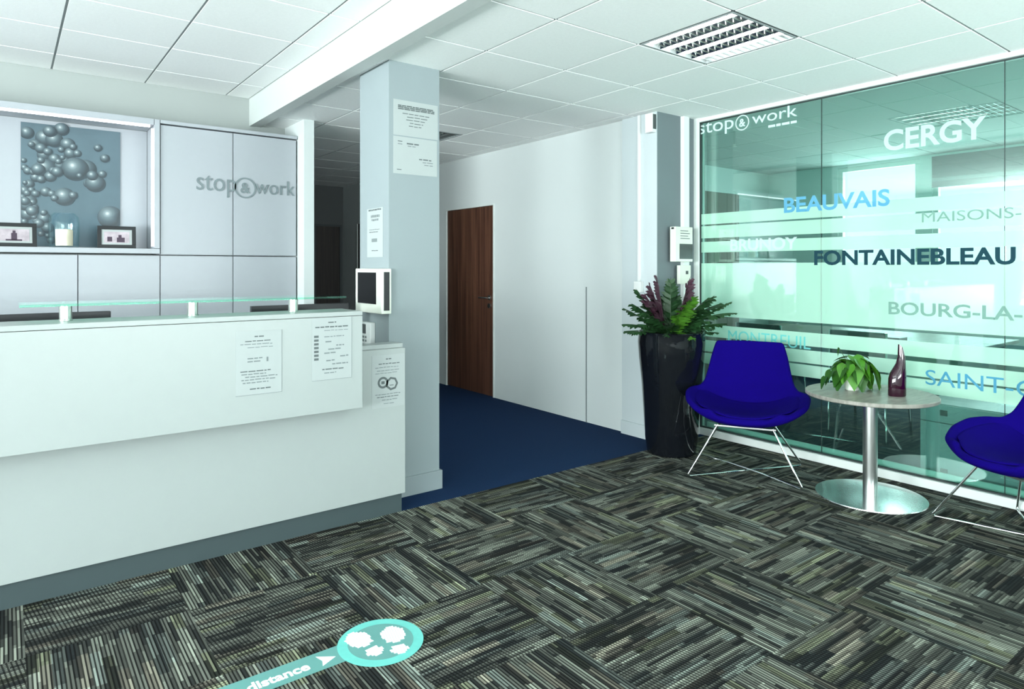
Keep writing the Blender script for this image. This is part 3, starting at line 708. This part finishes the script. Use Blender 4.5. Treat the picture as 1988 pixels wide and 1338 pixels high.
sheet('white notice with bold left column near the right end of the raised panel', 1.308, 0.965, 0.208, 0.312, '-y', 3.20, L)
L = words(.42, .58, .07, .02, 'ink', rn) + words(.2, .85, .16, .016, 'ink', rn) + words(.1, .8, .23, .012, 'ink_light', rn) + words(.15, .85, .29, .012, 'ink_light', rn) + words(.1, .8, .34, .01, 'ink_light', rn)
L += words(.1, .9, .74, .014, 'ink_light', rn) + words(.15, .8, .79, .014, 'ink', rn) + words(.3, .8, .85, .014, 'ink_light', rn) + words(.35, .7, .92, .012, 'ink_light', rn)
pn = sheet('white notice with two linked ring symbols on the lower counter end', 1.686, 0.745, 0.20, 0.29, '-y', 3.33, L)
def ring_bm(cx, cz, r0, r1, y0, y1, n=24, six=None):
    bm = bmesh.new(); k = six or n
    pt = lambda i, r_: (cx + r_ * math.cos(2 * math.pi * i / k), cz + r_ * math.sin(2 * math.pi * i / k))
    for i in range(k):
        vs = [bm.verts.new((p[0], y, p[1])) for y in (y0, y1) for p in (pt(i, r0), pt(i + 1, r0), pt(i + 1, r1), pt(i, r1))]
        for f in ((0, 1, 2, 3), (4, 5, 6, 7), (0, 1, 5, 4), (2, 3, 7, 6)): bm.faces.new([vs[q] for q in f])
    return bm
sym = ring_bm(1.652, 0.738, .020, .032, 3.3280, 3.3285); merge(sym, ring_bm(1.706, 0.728, .026, .038, 3.3280, 3.3285, six=7))
bx(sym, 1.642, 1.662, 3.3280, 3.3285, .73, .746); bx(sym, 1.692, 1.716, 3.3280, 3.3285, .718, .722)
obj('ring_symbols', sym, 'ink', pn)

# ---- video phone and keypad on the column
vp = thing('video_phone', 'white wall video phone with black screen on the column', 'intercom', (1.80, 3.70, 1.09))
vh = obj('housing', B(1.735, 1.799, 3.515, 3.875, 1.10, 1.365, 0.006), 'cream_plastic', vp)
obj('screen', B(1.732, 1.7345, 3.585, 3.835, 1.155, 1.342), 'screen', vh)
obj('side_slot', B(1.75, 1.785, 3.512, 3.5149, 1.12, 1.345), 'black', vh)
kp = thing('wall_keypad', 'small white keypad below the video phone on the column', 'keypad', (1.80, 3.82, 0.90))
obj('housing', B(1.765, 1.799, 3.73, 3.90, 0.90, 1.035, 0.004), 'white_plastic', kp)
obj('display', B(1.763, 1.7648, 3.79, 3.885, 0.965, 1.022), 'dark', kp)
bm = bmesh.new()
for i in range(3):
    for j in range(2): bx(bm, 1.7635, 1.7649, 3.78 + i * .035, 3.80 + i * .035, 0.915 + j * .022, 0.928 + j * .022)
obj('button_pad', bm, 'ink_light', kp)

# ---- on the pier and the return wall
tr = thing('cable_trunking', 'thin white vertical cable trunking down the pale grey pier', 'trunking', (4.07, 3.62, 1.2))
obj('trunking', B(4.052, 4.0695, 3.61, 3.635, 1.262, ZR - 0.002, 0.002), 'white_plastic', tr)
obj('switch_box', B(4.035, 4.0695, 3.585, 3.66, 1.175, 1.26, 0.004), 'white_plastic', tr)
ms = thing('alarm_sensor', 'small white box near the ceiling on the pier corner', 'sensor', (4.07, 3.48, 2.43))
obj('housing', B(4.02, 4.0695, 3.455, 3.53, 2.435, 2.585, 0.006), 'white_plastic', ms)
obj('lens', B(4.03, 4.065, 3.452, 3.4548, 2.46, 2.575), 'dark', ms)
tag(obj('conduit_post', B(4.36, 4.43, 3.415, 3.4545, 0.0, ZR - 0.002, 0.003), 'alu', origin=(4.39, 3.43, 0)), 'white vertical boxed conduit left of the glass partition', 'conduit')
ic = thing('access_panel', 'white access control box with a printed picture by the glass', 'control panel', (4.32, 3.40, 1.42))
obj('housing', B(4.185, 4.40, 3.36, 3.4145, 1.418, 1.695, 0.004), 'cream_plastic', ic)
obj('picture', B(4.235, 4.395, 3.3575, 3.3595, 1.44, 1.56), 'dark', ic)
bm = bmesh.new()
for i in range(4): bx(bm, 4.245, 4.36 - .02 * (i % 2), 3.3575, 3.3595, 1.60 + i * .02, 1.606 + i * .02)
obj('printed_text', bm, 'ink_light', ic)
obj('camera_dot', B(4.1835, 4.1849, 3.375, 3.40, 1.675, 1.69), 'black', ic)
sw = thing('wall_switch', 'small cream switch box under the access control box', 'switch', (4.34, 3.43, 1.25))
obj('housing', B(4.27, 4.41, 3.385, 3.4145, 1.24, 1.39, 0.004), 'cream_plastic', sw)
obj('key_slot', B(4.345, 4.375, 3.383, 3.3849, 1.318, 1.345), 'dark', sw)

# ---- ceiling lights
def ceiling_light(label, x0, x1, y0, y1, lit):
    r = thing('ceiling_light', label, 'ceiling light', ((x0 + x1) / 2, (y0 + y1) / 2, ZR), 0)
    a, b, c, d = x0 + .012, x1 - .012, y0 + .012, y1 - .012
    h = bmesh.new()
    bx(h, a, b, c, d, ZR + 0.062, ZR + 0.066)
    bx(h, a, a + .008, c, d, ZR - .002, ZR + .062); bx(h, b - .008, b, c, d, ZR - .002, ZR + .062)
    bx(h, a + .008, b - .008, c, c + .008, ZR - .002, ZR + .062); bx(h, a + .008, b - .008, d - .008, d, ZR - .002, ZR + .062)
    obj('housing', h, 'grid', r)
    n = 4; p = (b - a - .016) / n
    for k in range(n):
        x = a + .008 + p * (k + .5)
        obj('tube', tube(bmesh.new(), [(x, c + .02, ZR + .030), (x, d - .02, ZR + .030)], 0.019, 12), 'tube' if lit else 'tube_off', r, smooth=True)
    g = bmesh.new()
    for k in range(1, n):       # v shaped long mirrors
        x = a + .008 + p * k
        for s in (-1, 1):
            v = [g.verts.new(q) for q in ((x, c + .009, ZR), (x + s * .034, c + .009, ZR + .030), (x + s * .034, d - .009, ZR + .030), (x, d - .009, ZR))]
            g.faces.new(v)
    m_ = 13
    for k in range(1, m_):
        y = c + (d - c) * k / m_
        bx(g, a + .009, b - .009, y - .002, y + .002, ZR + .001, ZR + .009)
    obj('mirror_louvre', g, 'louvre', r)
    return r
ceiling_light('lit square louvred ceiling light above the waiting area', *F1, True)
ceiling_light('unlit square louvred ceiling light in the corridor ceiling', *F2, False)
ceiling_light('lit square louvred ceiling light of the meeting room behind the glass', 5.84, 6.44, 1.70, 2.30, True)

# ================================================================ PLANTER
PCX, PCY = 3.935, 3.198
pl = thing('potted_fern', 'tall glossy black planter with a bushy green and purple fern', 'potted plant', (PCX, PCY, 0))
prof = [(0.001, 0), (0.165, 0), (0.178, 0.01), (0.192, 0.12), (0.204, 0.32), (0.217, 0.52), (0.236, 0.70), (0.245, 0.82), (0.240, 0.875), (0.243, 0.893), (0.236, 0.90), (0.222, 0.893), (0.220, 0.85), (0.001, 0.85)]
obj('planter', lathe(bmesh.new(), prof, (PCX, PCY, 0), 64, cap=False), 'planter', pl, smooth=True)
obj('soil', lathe(bmesh.new(), [(0.219, 0.852), (0.219, 0.868), (0.1, 0.885), (0.001, 0.89)], (PCX, PCY, 0), 32, cap=False), 'soil', pl, smooth=True)
def frond_bm(base, az, elev, length, droop, width, n=16, rnd=random):
    """midrib with close set overlapping leaflets"""
    bm = bmesh.new(); p = Vector(base); e = elev; step = length / n
    h = Vector((math.cos(az), math.sin(az), 0)); side = Vector((-math.sin(az), math.cos(az), 0)); pts = [p.copy()]
    dirs = []
    for i in range(n):
        d = (h * math.cos(e) + Vector((0, 0, 1)) * math.sin(e)).normalized(); dirs.append(d)
        p = p + d * step; pts.append(p.copy()); e -= droop / n
    tube(bm, pts[::2] if n % 2 == 0 else pts, [0.004 - 0.003 * i / (len(pts[::2]) - 1) for i in range(len(pts[::2]))] if n % 2 == 0 else 0.003, 5)
    for i in range(1, n):
        t_ = i / n; w_ = width * (math.sin(math.pi * min(1, t_ * 0.86 + 0.12)) ** 0.5)
        d = dirs[i]; nrm = side.cross(d)
        for s in (-1, 1):
            q = pts[i]; tw = rnd.uniform(0.1, 0.9)      # the leaflets stand up in a shallow V and ruffle
            o_ = (side * s * math.cos(tw) + nrm * math.sin(tw) + d * 0.45).normalized()
            lw = step * 1.25
            a = bm.verts.new(q - d * lw * .45); a2 = bm.verts.new(q + d * lw * .45)
            b = bm.verts.new(q + o_ * w_ * .6 + d * lw * .75); c = bm.verts.new(q + o_ * w_ * 1.05 + d * lw * .2 + nrm * rnd.uniform(-.010, .008)); d_ = bm.verts.new(q + o_ * w_ * .6 - d * lw * .5)
            bm.faces.new((a, a2, b, c, d_))
    tip = pts[-1]; a = bm.verts.new(pts[-2] + side * .006); b = bm.verts.new(pts[-2] - side * .006); c = bm.verts.new(tip + dirs[-1] * .02); bm.faces.new((a, b, c))
    return bm
rn = random.Random(11)
# directions seen from the camera: right = (.794,-.607), towards the camera = (-.607,-.794)
RT = math.atan2(-.607, .794); TW = math.atan2(-.794, -.607)
fr_ = [ # azimuth relative to "right", elevation, length, droop, width, material
 (R(175), 78, .36, 10, .050, 'frond_p'), (R(150), 84, .40, 5, .045, 'frond_p'), (R(20), 80, .39, 12, .052, 'frond_p'), (R(80), 86, .37, 0, .05, 'frond_g'), (R(-40), 82, .33, 10, .05, 'frond_p'),
 (R(180), 62, .36, 10, .052, 'frond_g'), (R(200), 50, .34, 25, .05, 'frond_g'), (R(170), 38, .33, 15, .045, 'frond_g'), (R(188), 24, .31, 25, .042, 'frond_g'), (R(205), 12, .29, 20, .04, 'frond_g'), (R(165), 8, .28, 15, .04, 'frond_g'),
 (R(0), 60, .36, 30, .055, 'frond_g'), (R(10), 50, .40, 40, .055, 'frond_g'), (R(-15), 42, .42, 45, .045, 'frond_g'), (R(5), 34, .44, 10, .022, 'frond_g'), (R(-20), 25, .33, 25, .045, 'frond_g'), (R(15), 12, .29, 15, .04, 'frond_g'), (R(-5), 6, .27, 10, .04, 'frond_g'),
 (R(-80), 60, .30, 30, .055, 'frond_b'), (R(-60), 66, .31, 20, .05, 'frond_b'), (R(-100), 40, .25, 45, .05, 'frond_g'), (R(-130), 45, .27, 35, .05, 'frond_g'), (R(-45), 40, .27, 40, .05, 'frond_g'), (R(-110), 20, .22, 40, .04, 'frond_g'), (R(-70), 15, .22, 40, .04, 'frond_b'),
 (R(100), 74, .26, 5, .04, 'frond_g'), (R(60), 72, .27, 5, .04, 'frond_g'), (R(135), 70, .26, 5, .04, 'frond_g'), (R(-150), 30, .27, 30, .045, 'frond_g'), (R(-30), 62, .33, 25, .05, 'frond_g'), (R(-160), 66, .32, 15, .05, 'frond_p')]
for (a, el, ln, dr, wd, m_) in fr_:
    az = RT + a; b0 = (PCX + 0.05 * math.cos(az), PCY + 0.05 * math.sin(az), 0.885)
    obj('frond', frond_bm(b0, az, R(el), ln * 1.08, R(dr), wd * (1.25 if el < 50 else 1.7), 18, rn), m_, pl)

# ================================================================ TABLE
TCX, TCY = 4.12, 1.855
tb = thing('round_table', 'low round table with grey wood top on a steel pedestal', 'table', (TCX, TCY, 0))
obj('base_plate', lathe(bmesh.new(), [(0.001, 0), (0.298, 0), (0.302, 0.004), (0.300, 0.009), (0.2, 0.013), (0.06, 0.016), (0.001, 0.016)], (TCX, TCY, 0), 72, cap=False), 'satin', tb, smooth=True)
obj('pole', lathe(bmesh.new(), [(0.040, 0.016), (0.040, 0.592)], (TCX, TCY, 0), 40), 'steel', tb, smooth=True)
obj('mounting_plate', B(TCX - .13, TCX + .13, TCY - .13, TCY + .13, 0.5925, 0.598), 'dark', tb)
obj('tabletop', lathe(bmesh.new(), [(0.001, 0.5985), (0.352, 0.5985), (0.357, 0.603), (0.357, 0.618), (0.353, 0.622), (0.001, 0.622)], (TCX, TCY, 0), 80, cap=False), 'tabletop', tb, smooth=True)
# table plant
QX, QY, QZ = 4.125, 1.965, 0.6225
tp = thing('potted_houseplant', 'small leafy green plant in a white pot on the round table', 'potted plant', (QX, QY, QZ))
obj('pot', lathe(bmesh.new(), [(0.001, 0), (0.034, 0), (0.038, 0.004), (0.050, 0.085), (0.052, 0.09), (0.047, 0.092), (0.045, 0.075), (0.001, 0.075)], (QX, QY, QZ), 32, cap=False), 'pot', tp, smooth=True)
obj('soil', lathe(bmesh.new(), [(0.0448, 0.076), (0.02, 0.08), (0.001, 0.081)], (QX, QY, QZ), 24, cap=False), 'soil', tp)
def leaf_bm(tip_c, az, pitch, ln, wd, stem_from):
    """heart shaped, gently folded leaf on its stalk"""
    bm = bmesh.new(); d = Vector((math.cos(az) * math.cos(pitch), math.sin(az) * math.cos(pitch), math.sin(pitch)))
    s = Vector((-math.sin(az), math.cos(az), 0)); n = s.cross(d) * -1; c = Vector(tip_c)
    prof_ = [(-.10, .30), (0.0, .42), (.15, .5), (.35, .46), (.55, .34), (.75, .20), (.9, .08), (1.0, 0.0)]
    mid = []; lf = []; rt_ = []
    for t_, w_ in prof_:
        cur = -0.25 * t_ * t_ * ln; m_ = c + d * (max(t_, 0) * ln) + Vector((0, 0, cur)); mid.append(bm.verts.new(m_))
        b_ = c + d * (t_ * ln) + Vector((0, 0, cur))
        lf.append(bm.verts.new(b_ + s * w_ * wd + n * 0.12 * wd * w_ * 2)); rt_.append(bm.verts.new(b_ - s * w_ * wd + n * 0.12 * wd * w_ * 2))
    for i in range(len(prof_) - 1):
        bm.faces.new((mid[i], mid[i + 1], lf[i + 1], lf[i])) ; bm.faces.new((mid[i + 1], mid[i], rt_[i], rt_[i + 1]))
    bmesh.ops.remove_doubles(bm, verts=bm.verts, dist=1e-5)
    sf = Vector(stem_from); mp = (sf + c) / 2 + Vector((0, 0, 0.02))
    tube(bm, [sf, mp, c], 0.0018, 5)
    for v in bm.verts: v.co.z = max(v.co.z, QZ + 0.0015)
    return bm
rn = random.Random(5)
lv = [(180,.03,.12,-50,.11),(160,.06,.15,-35,.10),(200,.08,.12,-55,.11),(185,.13,.10,-60,.08),(180,.16,.06,-65,.07),(-90,.03,.16,-60,.13),(-60,.04,.17,-50,.12),(-110,.05,.13,-65,.12),(-80,.06,.10,-70,.11),(0,.04,.17,-40,.11),
      (20,.08,.15,-50,.12),(-20,.10,.14,-62,.13),(-10,.12,.11,-72,.12),(5,.09,.09,-75,.11),(-35,.07,.12,-68,.12),(90,.04,.16,-30,.10),(120,.06,.14,-35,.10),(60,.07,.15,-35,.10),(-140,.06,.14,-50,.11),(-155,.09,.09,-65,.10),(140,.03,.18,-10,.08),(-75,.01,.19,-35,.11),(10,.06,.19,-5,.06)]
for (a, rr, zz, pt_, ln) in lv:
    az = RT + R(a); c = (QX + rr * math.cos(az), QY + rr * math.sin(az), QZ + zz + .015)
    obj('leaf', leaf_bm(c, az, R(pt_), ln * 1.0, ln * 1.0, (QX + .01 * math.cos(az), QY + .01 * math.sin(az), QZ + .075)), 'leaf' if rn.random() < .6 else 'leaf_d', tp, smooth=True)
az = RT + R(175)
obj('leaf', leaf_bm((QX + .075 * math.cos(az), QY + .075 * math.sin(az), QZ + .255), az, R(-80), .045, .03, (QX, QY, QZ + .08)), 'leaf_d', tp)
# vase: two fused asymmetric bottle lobes
VX, VY, VZ = 4.135, 1.71, 0.6225
vs_ = thing('bottle_vase', 'dark plum glass bottle vase with slanted neck on the round table', 'vase', (VX, VY, VZ))
def lobed(prof_, off_):
    bm = bmesh.new(); n = 40; rings = []
    rt = Vector((.794, -.607, 0)); fw = Vector((.607, .794, 0))
    for (z, cxo, rx, ry) in prof_:
        rings.append([bm.verts.new(Vector((VX, VY, VZ)) + rt * (cxo + rx * math.cos(2 * math.pi * i / n)) + fw * (ry * math.sin(2 * math.pi * i / n)) + Vector((0, 0, z + (off_ * math.cos(2 * math.pi * i / n) if z > .25 else 0)))) for i in range(n)])
    for a, b in zip(rings, rings[1:]):
        for i in range(n): bm.faces.new((a[i], a[(i + 1) % n], b[(i + 1) % n], b[i]))
    bm.faces.new(list(reversed(rings[0]))); return bm
obj('bottle', lobed([(0, 0, .047, .032), (.006, 0, .050, .036), (.05, 0, .050, .038), (.10, .001, .049, .038), (.135, .006, .044, .034), (.165, .014, .034, .028), (.19, .021, .026, .022), (.23, .025, .020, .018), (.265, .023, .017, .015), (.29, .020, .013, .012), (.289, .020, .010, .009), (.22, .024, .013, .013)], -.012), 'vase', vs_, smooth=True)

# ================================================================ BLUE CHAIRS
def lerp_list(a, t):
    x = t * (len(a) - 1); i = min(int(x), len(a) - 2); f = x - i; f = f * f * (3 - 2 * f) * .5 + f * .5
    return a[i] * (1 - f) + a[i + 1] * f
# profile from the front lip to the top of the back: (forward, height), half width, side rise, side forward offset
PR_F = [.335, .27, .14, 0.0, -.12, -.205, -.25, -.285, -.32, -.345]
PR_Z = [.385, .378, .366, .362, .375, .43, .52, .63, .745, .845]
HW   = [.20, .315, .38, .397, .38, .325, .295, .275, .255, .225]
RISE = [.02, .055, .105, .150, .150, .105, .05, .015, 0, 0]
SFW  = [-.085, -.05, -.02, 0, .02, .055, .06, .055, .05, .045]
def shell_pt(u, t, lift=0.0, shrink=1.0):
    hw = lerp_list(HW, t) * shrink; a = abs(u * shrink) ** 2.3
    return Vector((u * hw, lerp_list(PR_F, t) + lerp_list(SFW, t) * a, lerp_list(PR_Z, t) + lerp_list(RISE, t) * a + 0.028 * abs(u) ** 6 * max(0, 1 - t * 1.7) + 0.022 * max(0, 1 - t * 12) + lift))
def grid_bm(fn, nu, nv, u0, u1, v0, v1):
    bm = bmesh.new(); g = [[bm.verts.new(fn(u0 + (u1 - u0) * i / nu, v0 + (v1 - v0) * j / nv)) for i in range(nu + 1)] for j in range(nv + 1)]
    for j in range(nv):
        for i in range(nu): bm.faces.new((g[j][i], g[j][i + 1], g[j + 1][i + 1], g[j + 1][i]))
    return bm
def make_chair(loc, rz, label):
    t = thing('lounge_chair', label, 'chair', loc, rz, 'blue lounge chairs by the glass')
    obj('shell', grid_bm(lambda u, v: shell_pt(u, v), 16, 22, -1, 1, 0, 1), 'blue_fabric', t, local=True, smooth=True, solid=0.042, sub=2)
    def cush(u, v):
        th = (0.15 + 0.85 * v)
        ang = 1 - abs(u) ** 4
        edge = (1 - abs(u) ** 6) * (1 - abs(2 * v - 1) ** 6)
        q = shell_pt(u * .86, 0.045 + v * 0.46, 0, 1.0)
        # rounded front outline
        q.y -= 0.05 * abs(u) ** 3 * (1 - v)
        return q + Vector((0, 0, 0.026 + 0.022 * edge))
    obj('seat_cushion', grid_bm(cush, 14, 12, -1, 1, 0, 1), 'blue_fabric', t, local=True, smooth=True, solid=0.012, sub=1)
    W, D = .345, .275
    tops = {(-1, 1): (-.17, .15), (1, 1): (.17, .15), (-1, -1): (-.15, -.10), (1, -1): (.15, -.10)}
    for (sx, sy), (tx_, ty_) in tops.items():
        q = 0.009
        pts = [(tx_, ty_, .335), (tx_ + (sx * W - tx_) * .5, ty_ + (sy * D - ty_) * .5, .172), (sx * W * .985, sy * D * .985, q + .012), (sx * W * .97, sy * D * .97, q)]
        obj('leg', tube(bmesh.new(), pts, 0.0065, 10), 'chrome', t, local=True, smooth=True)
    for s in (-1, 1):
        z_ = 0.009 if s > 0 else 0.022
        obj('floor_rod', tube(bmesh.new(), [(-W * .97, -s * D * .97, .009), (-W * .3, -s * D * .3, z_), (W * .3, s * D * .3, z_), (W * .97, s * D * .97, .009)], 0.0055, 8), 'chrome', t, local=True, smooth=True)
    br = bmesh.new(); bx(br, -.19, .19, .14, .16, .322, .334, .003); bx(br, -.17, .17, -.11, -.09, .322, .334, .003)
    obj('seat_bracket', br, 'steel', t, local=True)
    return t
def facing(dx, dy): return math.atan2(dy, dx) - math.pi / 2     # local +y looks along (dx,dy)
ch = make_chair((3.955, 2.583, 0.001), facing(-.87, -.49), 'blue lounge chair between the black planter and the round table')
copy_thing(ch, (4.132, 1.062, 0.001), facing(-.89, .46), 'blue lounge chair cut off by the right edge of the picture')

# ================================================================ FLOOR STICKER
SXc, SYc = 1.094, 2.222
st = thing('floor_sticker', 'teal round distance sticker with footprints and a text strip', 'floor sticker', (SXc, SYc, 0))
sp_ = obj('strip', B(-0.42, SXc - 0.10, 2.186, 2.294, 0.0004, 0.0014), 'teal', st)
obj('outer_ring', lathe(bmesh.new(), [(0.155, 0.0015), (0.155, 0.0022)], (SXc, SYc, 0), 64), 'teal_light', st)
dk_ = obj('disc', lathe(bmesh.new(), [(0.118, 0.0023), (0.118, 0.0028)], (SXc, SYc, 0), 64), 'teal', st)
def poly_prism(bm, pts, z0, z1):
    a = [bm.verts.new((x, y, z0)) for x, y in pts]; b = [bm.verts.new((x, y, z1)) for x, y in pts]
    bm.faces.new(b); bm.faces.new(list(reversed(a)))
    for i in range(len(pts)): bm.faces.new((a[i], a[(i + 1) % len(pts)], b[(i + 1) % len(pts)], b[i]))
def shoe(cx, cy, ang, s=1.0, flip=1, part='sole'):
    """tread pattern of one shoe: sole and heel in blocks"""
    bm = bmesh.new(); c_, s_ = math.cos(ang), math.sin(ang)
    def tr_(x, y): x *= flip * s; y *= s; return (cx + x * c_ - y * s_, cy + x * s_ + y * c_)
    def inside(x, y):
        if (y > -.012) != (part == 'sole'): return False
        if part == 'sole': return (x / .047) ** 2 + ((y - .058) / .062) ** 2 < 1 or (abs(x - .006) < .03 and 0 < y < .03)
        return (x / .034) ** 2 + ((y + .055) / .033) ** 2 < 1
    st_ = 0.0105
    for i in range(-6, 7):
        for j in range(-10, 13):
            x, y = i * st_ + (j % 2) * .002, j * st_
            if inside(x, y):
                e = st_ * .44; poly_prism(bm, [tr_(x - e, y - e), tr_(x + e, y - e), tr_(x + e, y + e), tr_(x - e, y + e)], 0.0029, 0.0034)
    return bm
for pt in ('sole', 'heel'):
    obj(pt + '_print', shoe(1.040, 2.228, R(8), .92, 1, pt), 'white_vinyl', dk_)
    obj(pt + '_print', shoe(1.138, 2.184, R(-14), .92, -1, pt), 'white_vinyl', dk_)
bm = bmesh.new(); poly_prism(bm, [(.868, 2.272), (.925, 2.232), (.868, 2.205), (.878, 2.235)], 0.0015, 0.0021)
obj('arrow', bm, 'white_vinyl', sp_)
obj('strip_text', text_bm('de distance', (0.545, 2.215, 0.0015), (1, 0, 0), (0, 1, 0), 0.285, 0.045, 0.0006, 0.03), 'white_vinyl', sp_, label='white text de distance')

# ================================================================ MEETING ROOM BEHIND THE GLASS
fc = thing('filing_cabinet', 'low pale cabinet standing just behind the glass partition', 'cabinet', (4.98, 0.9, 0))
obj('cabinet_body', B(4.755, 5.20, 0.35, 1.82, 0.0, 0.50, 0.003), 'laminate', fc)
dr1 = obj('drawer', B(4.735, 4.754, 1.09, 1.817, 0.385, 0.495, 0.002), 'laminate', fc)
dr2 = obj('drawer', B(4.735, 4.754, 1.09, 1.817, 0.02, 0.380, 0.002), 'laminate', fc)
obj('drawer', B(4.735, 4.754, 0.355, 1.085, 0.385, 0.495, 0.002), 'laminate', fc)
obj('drawer', B(4.735, 4.754, 0.355, 1.085, 0.02, 0.380, 0.002), 'laminate', fc)
for z, dp in ((.43, dr1), (.06, dr2)):
    obj('handle', B(4.728, 4.7345, 1.66, 1.70, z, z + .035), 'dark', dp)
mt_ = thing('meeting_table', 'pale meeting table seen through the glass partition', 'table', (6.4, 2.9, 0))
obj('tabletop', B(5.75, 7.0, 1.9, 4.1, 0.715, 0.745, 0.004), 'tabletop', mt_)
for x, y in ((5.85, 2.0), (6.9, 2.0), (5.85, 4.0), (6.9, 4.0)): obj('leg', B(x - .03, x + .03, y - .03, y + .03, 0, .7149), 'steel', mt_)
tag(obj('dark_box', B(5.85, 6.0, 2.40, 2.66, 0.7455, 0.79, 0.004), 'black', origin=(5.92, 2.53, .7455)), 'small black box lying on the meeting table', 'box')
cp = thing('tall_cupboard', 'tall brown cupboard in the far left corner behind the glass', 'cupboard', (6.395, 4.69, 0))
obj('cupboard_body', B(6.04, 6.75, 4.52, 4.89, 0.0, 2.22, .003), 'blind', cp)
for a_, b_ in ((6.043, 6.275), (6.28, 6.51), (6.515, 6.747)): obj('door', B(a_, b_, 4.50, 4.519, 0.06, 2.21, .002), 'blind', cp)
rb = thing('roller_blind', 'dark roller blind across the top of the wide meeting room window', 'blind', (7.95, 1.2, 2.2))
obj('cassette', B(7.955, 7.998, -0.59, 2.94, 2.47, 2.57, .003), 'blind_dark', rb)
obj('blind_fabric', B(7.96, 7.97, -0.59, 2.94, 2.34, 2.469), 'blind_dark', rb)
obj('pale_stripe', B(7.958, 7.972, -0.59, 2.94, 2.30, 2.339), 'ink_light', rb)
obj('bottom_hem', B(7.958, 7.972, -0.59, 2.94, 2.235, 2.299), 'blind_dark', rb)
tag(obj('radiator', B(7.88, 7.98, 0.2, 2.4, 0.12, 0.72, .01), 'white_plastic', origin=(7.93, 1.3, .12)), 'white radiator under the wide meeting room window', 'radiator')
def mchair(label, loc, rz):
    r = thing('meeting_chair', label, 'chair', loc, rz, 'dark chairs round the meeting table')
    obj('seat', B(-.22, .22, -.21, .21, .44, .48, .015), 'dark', r, local=True)
    obj('backrest', B(-.21, .21, -.235, -.205, .56, .88, .012), 'dark', r, local=True)
    for sx in (-1, 1):
        obj('leg', tube(bmesh.new(), [(sx * .21, -.22, .88), (sx * .21, -.22, .45), (sx * .22, -.24, .008)], .011, 8), 'chrome', r, local=True)
        obj('leg', tube(bmesh.new(), [(sx * .2, .18, .44), (sx * .22, .21, .008)], .011, 8), 'chrome', r, local=True)
    return r
mc = mchair('dark chair at the near side of the meeting table seen through the glass', (5.45, 3.3, 0), R(-90))
copy_thing(mc, (5.45, 2.45, 0), R(-90), 'dark chair nearer the cabinet seen through the glass')
tag(obj('neighbour_building', B(13.0, 14.0, 1.0, 12.0, 0.0, 4.5), 'facade', origin=(13.5, 6.5, 0)), 'pale building outside the narrower meeting room window', 'building')
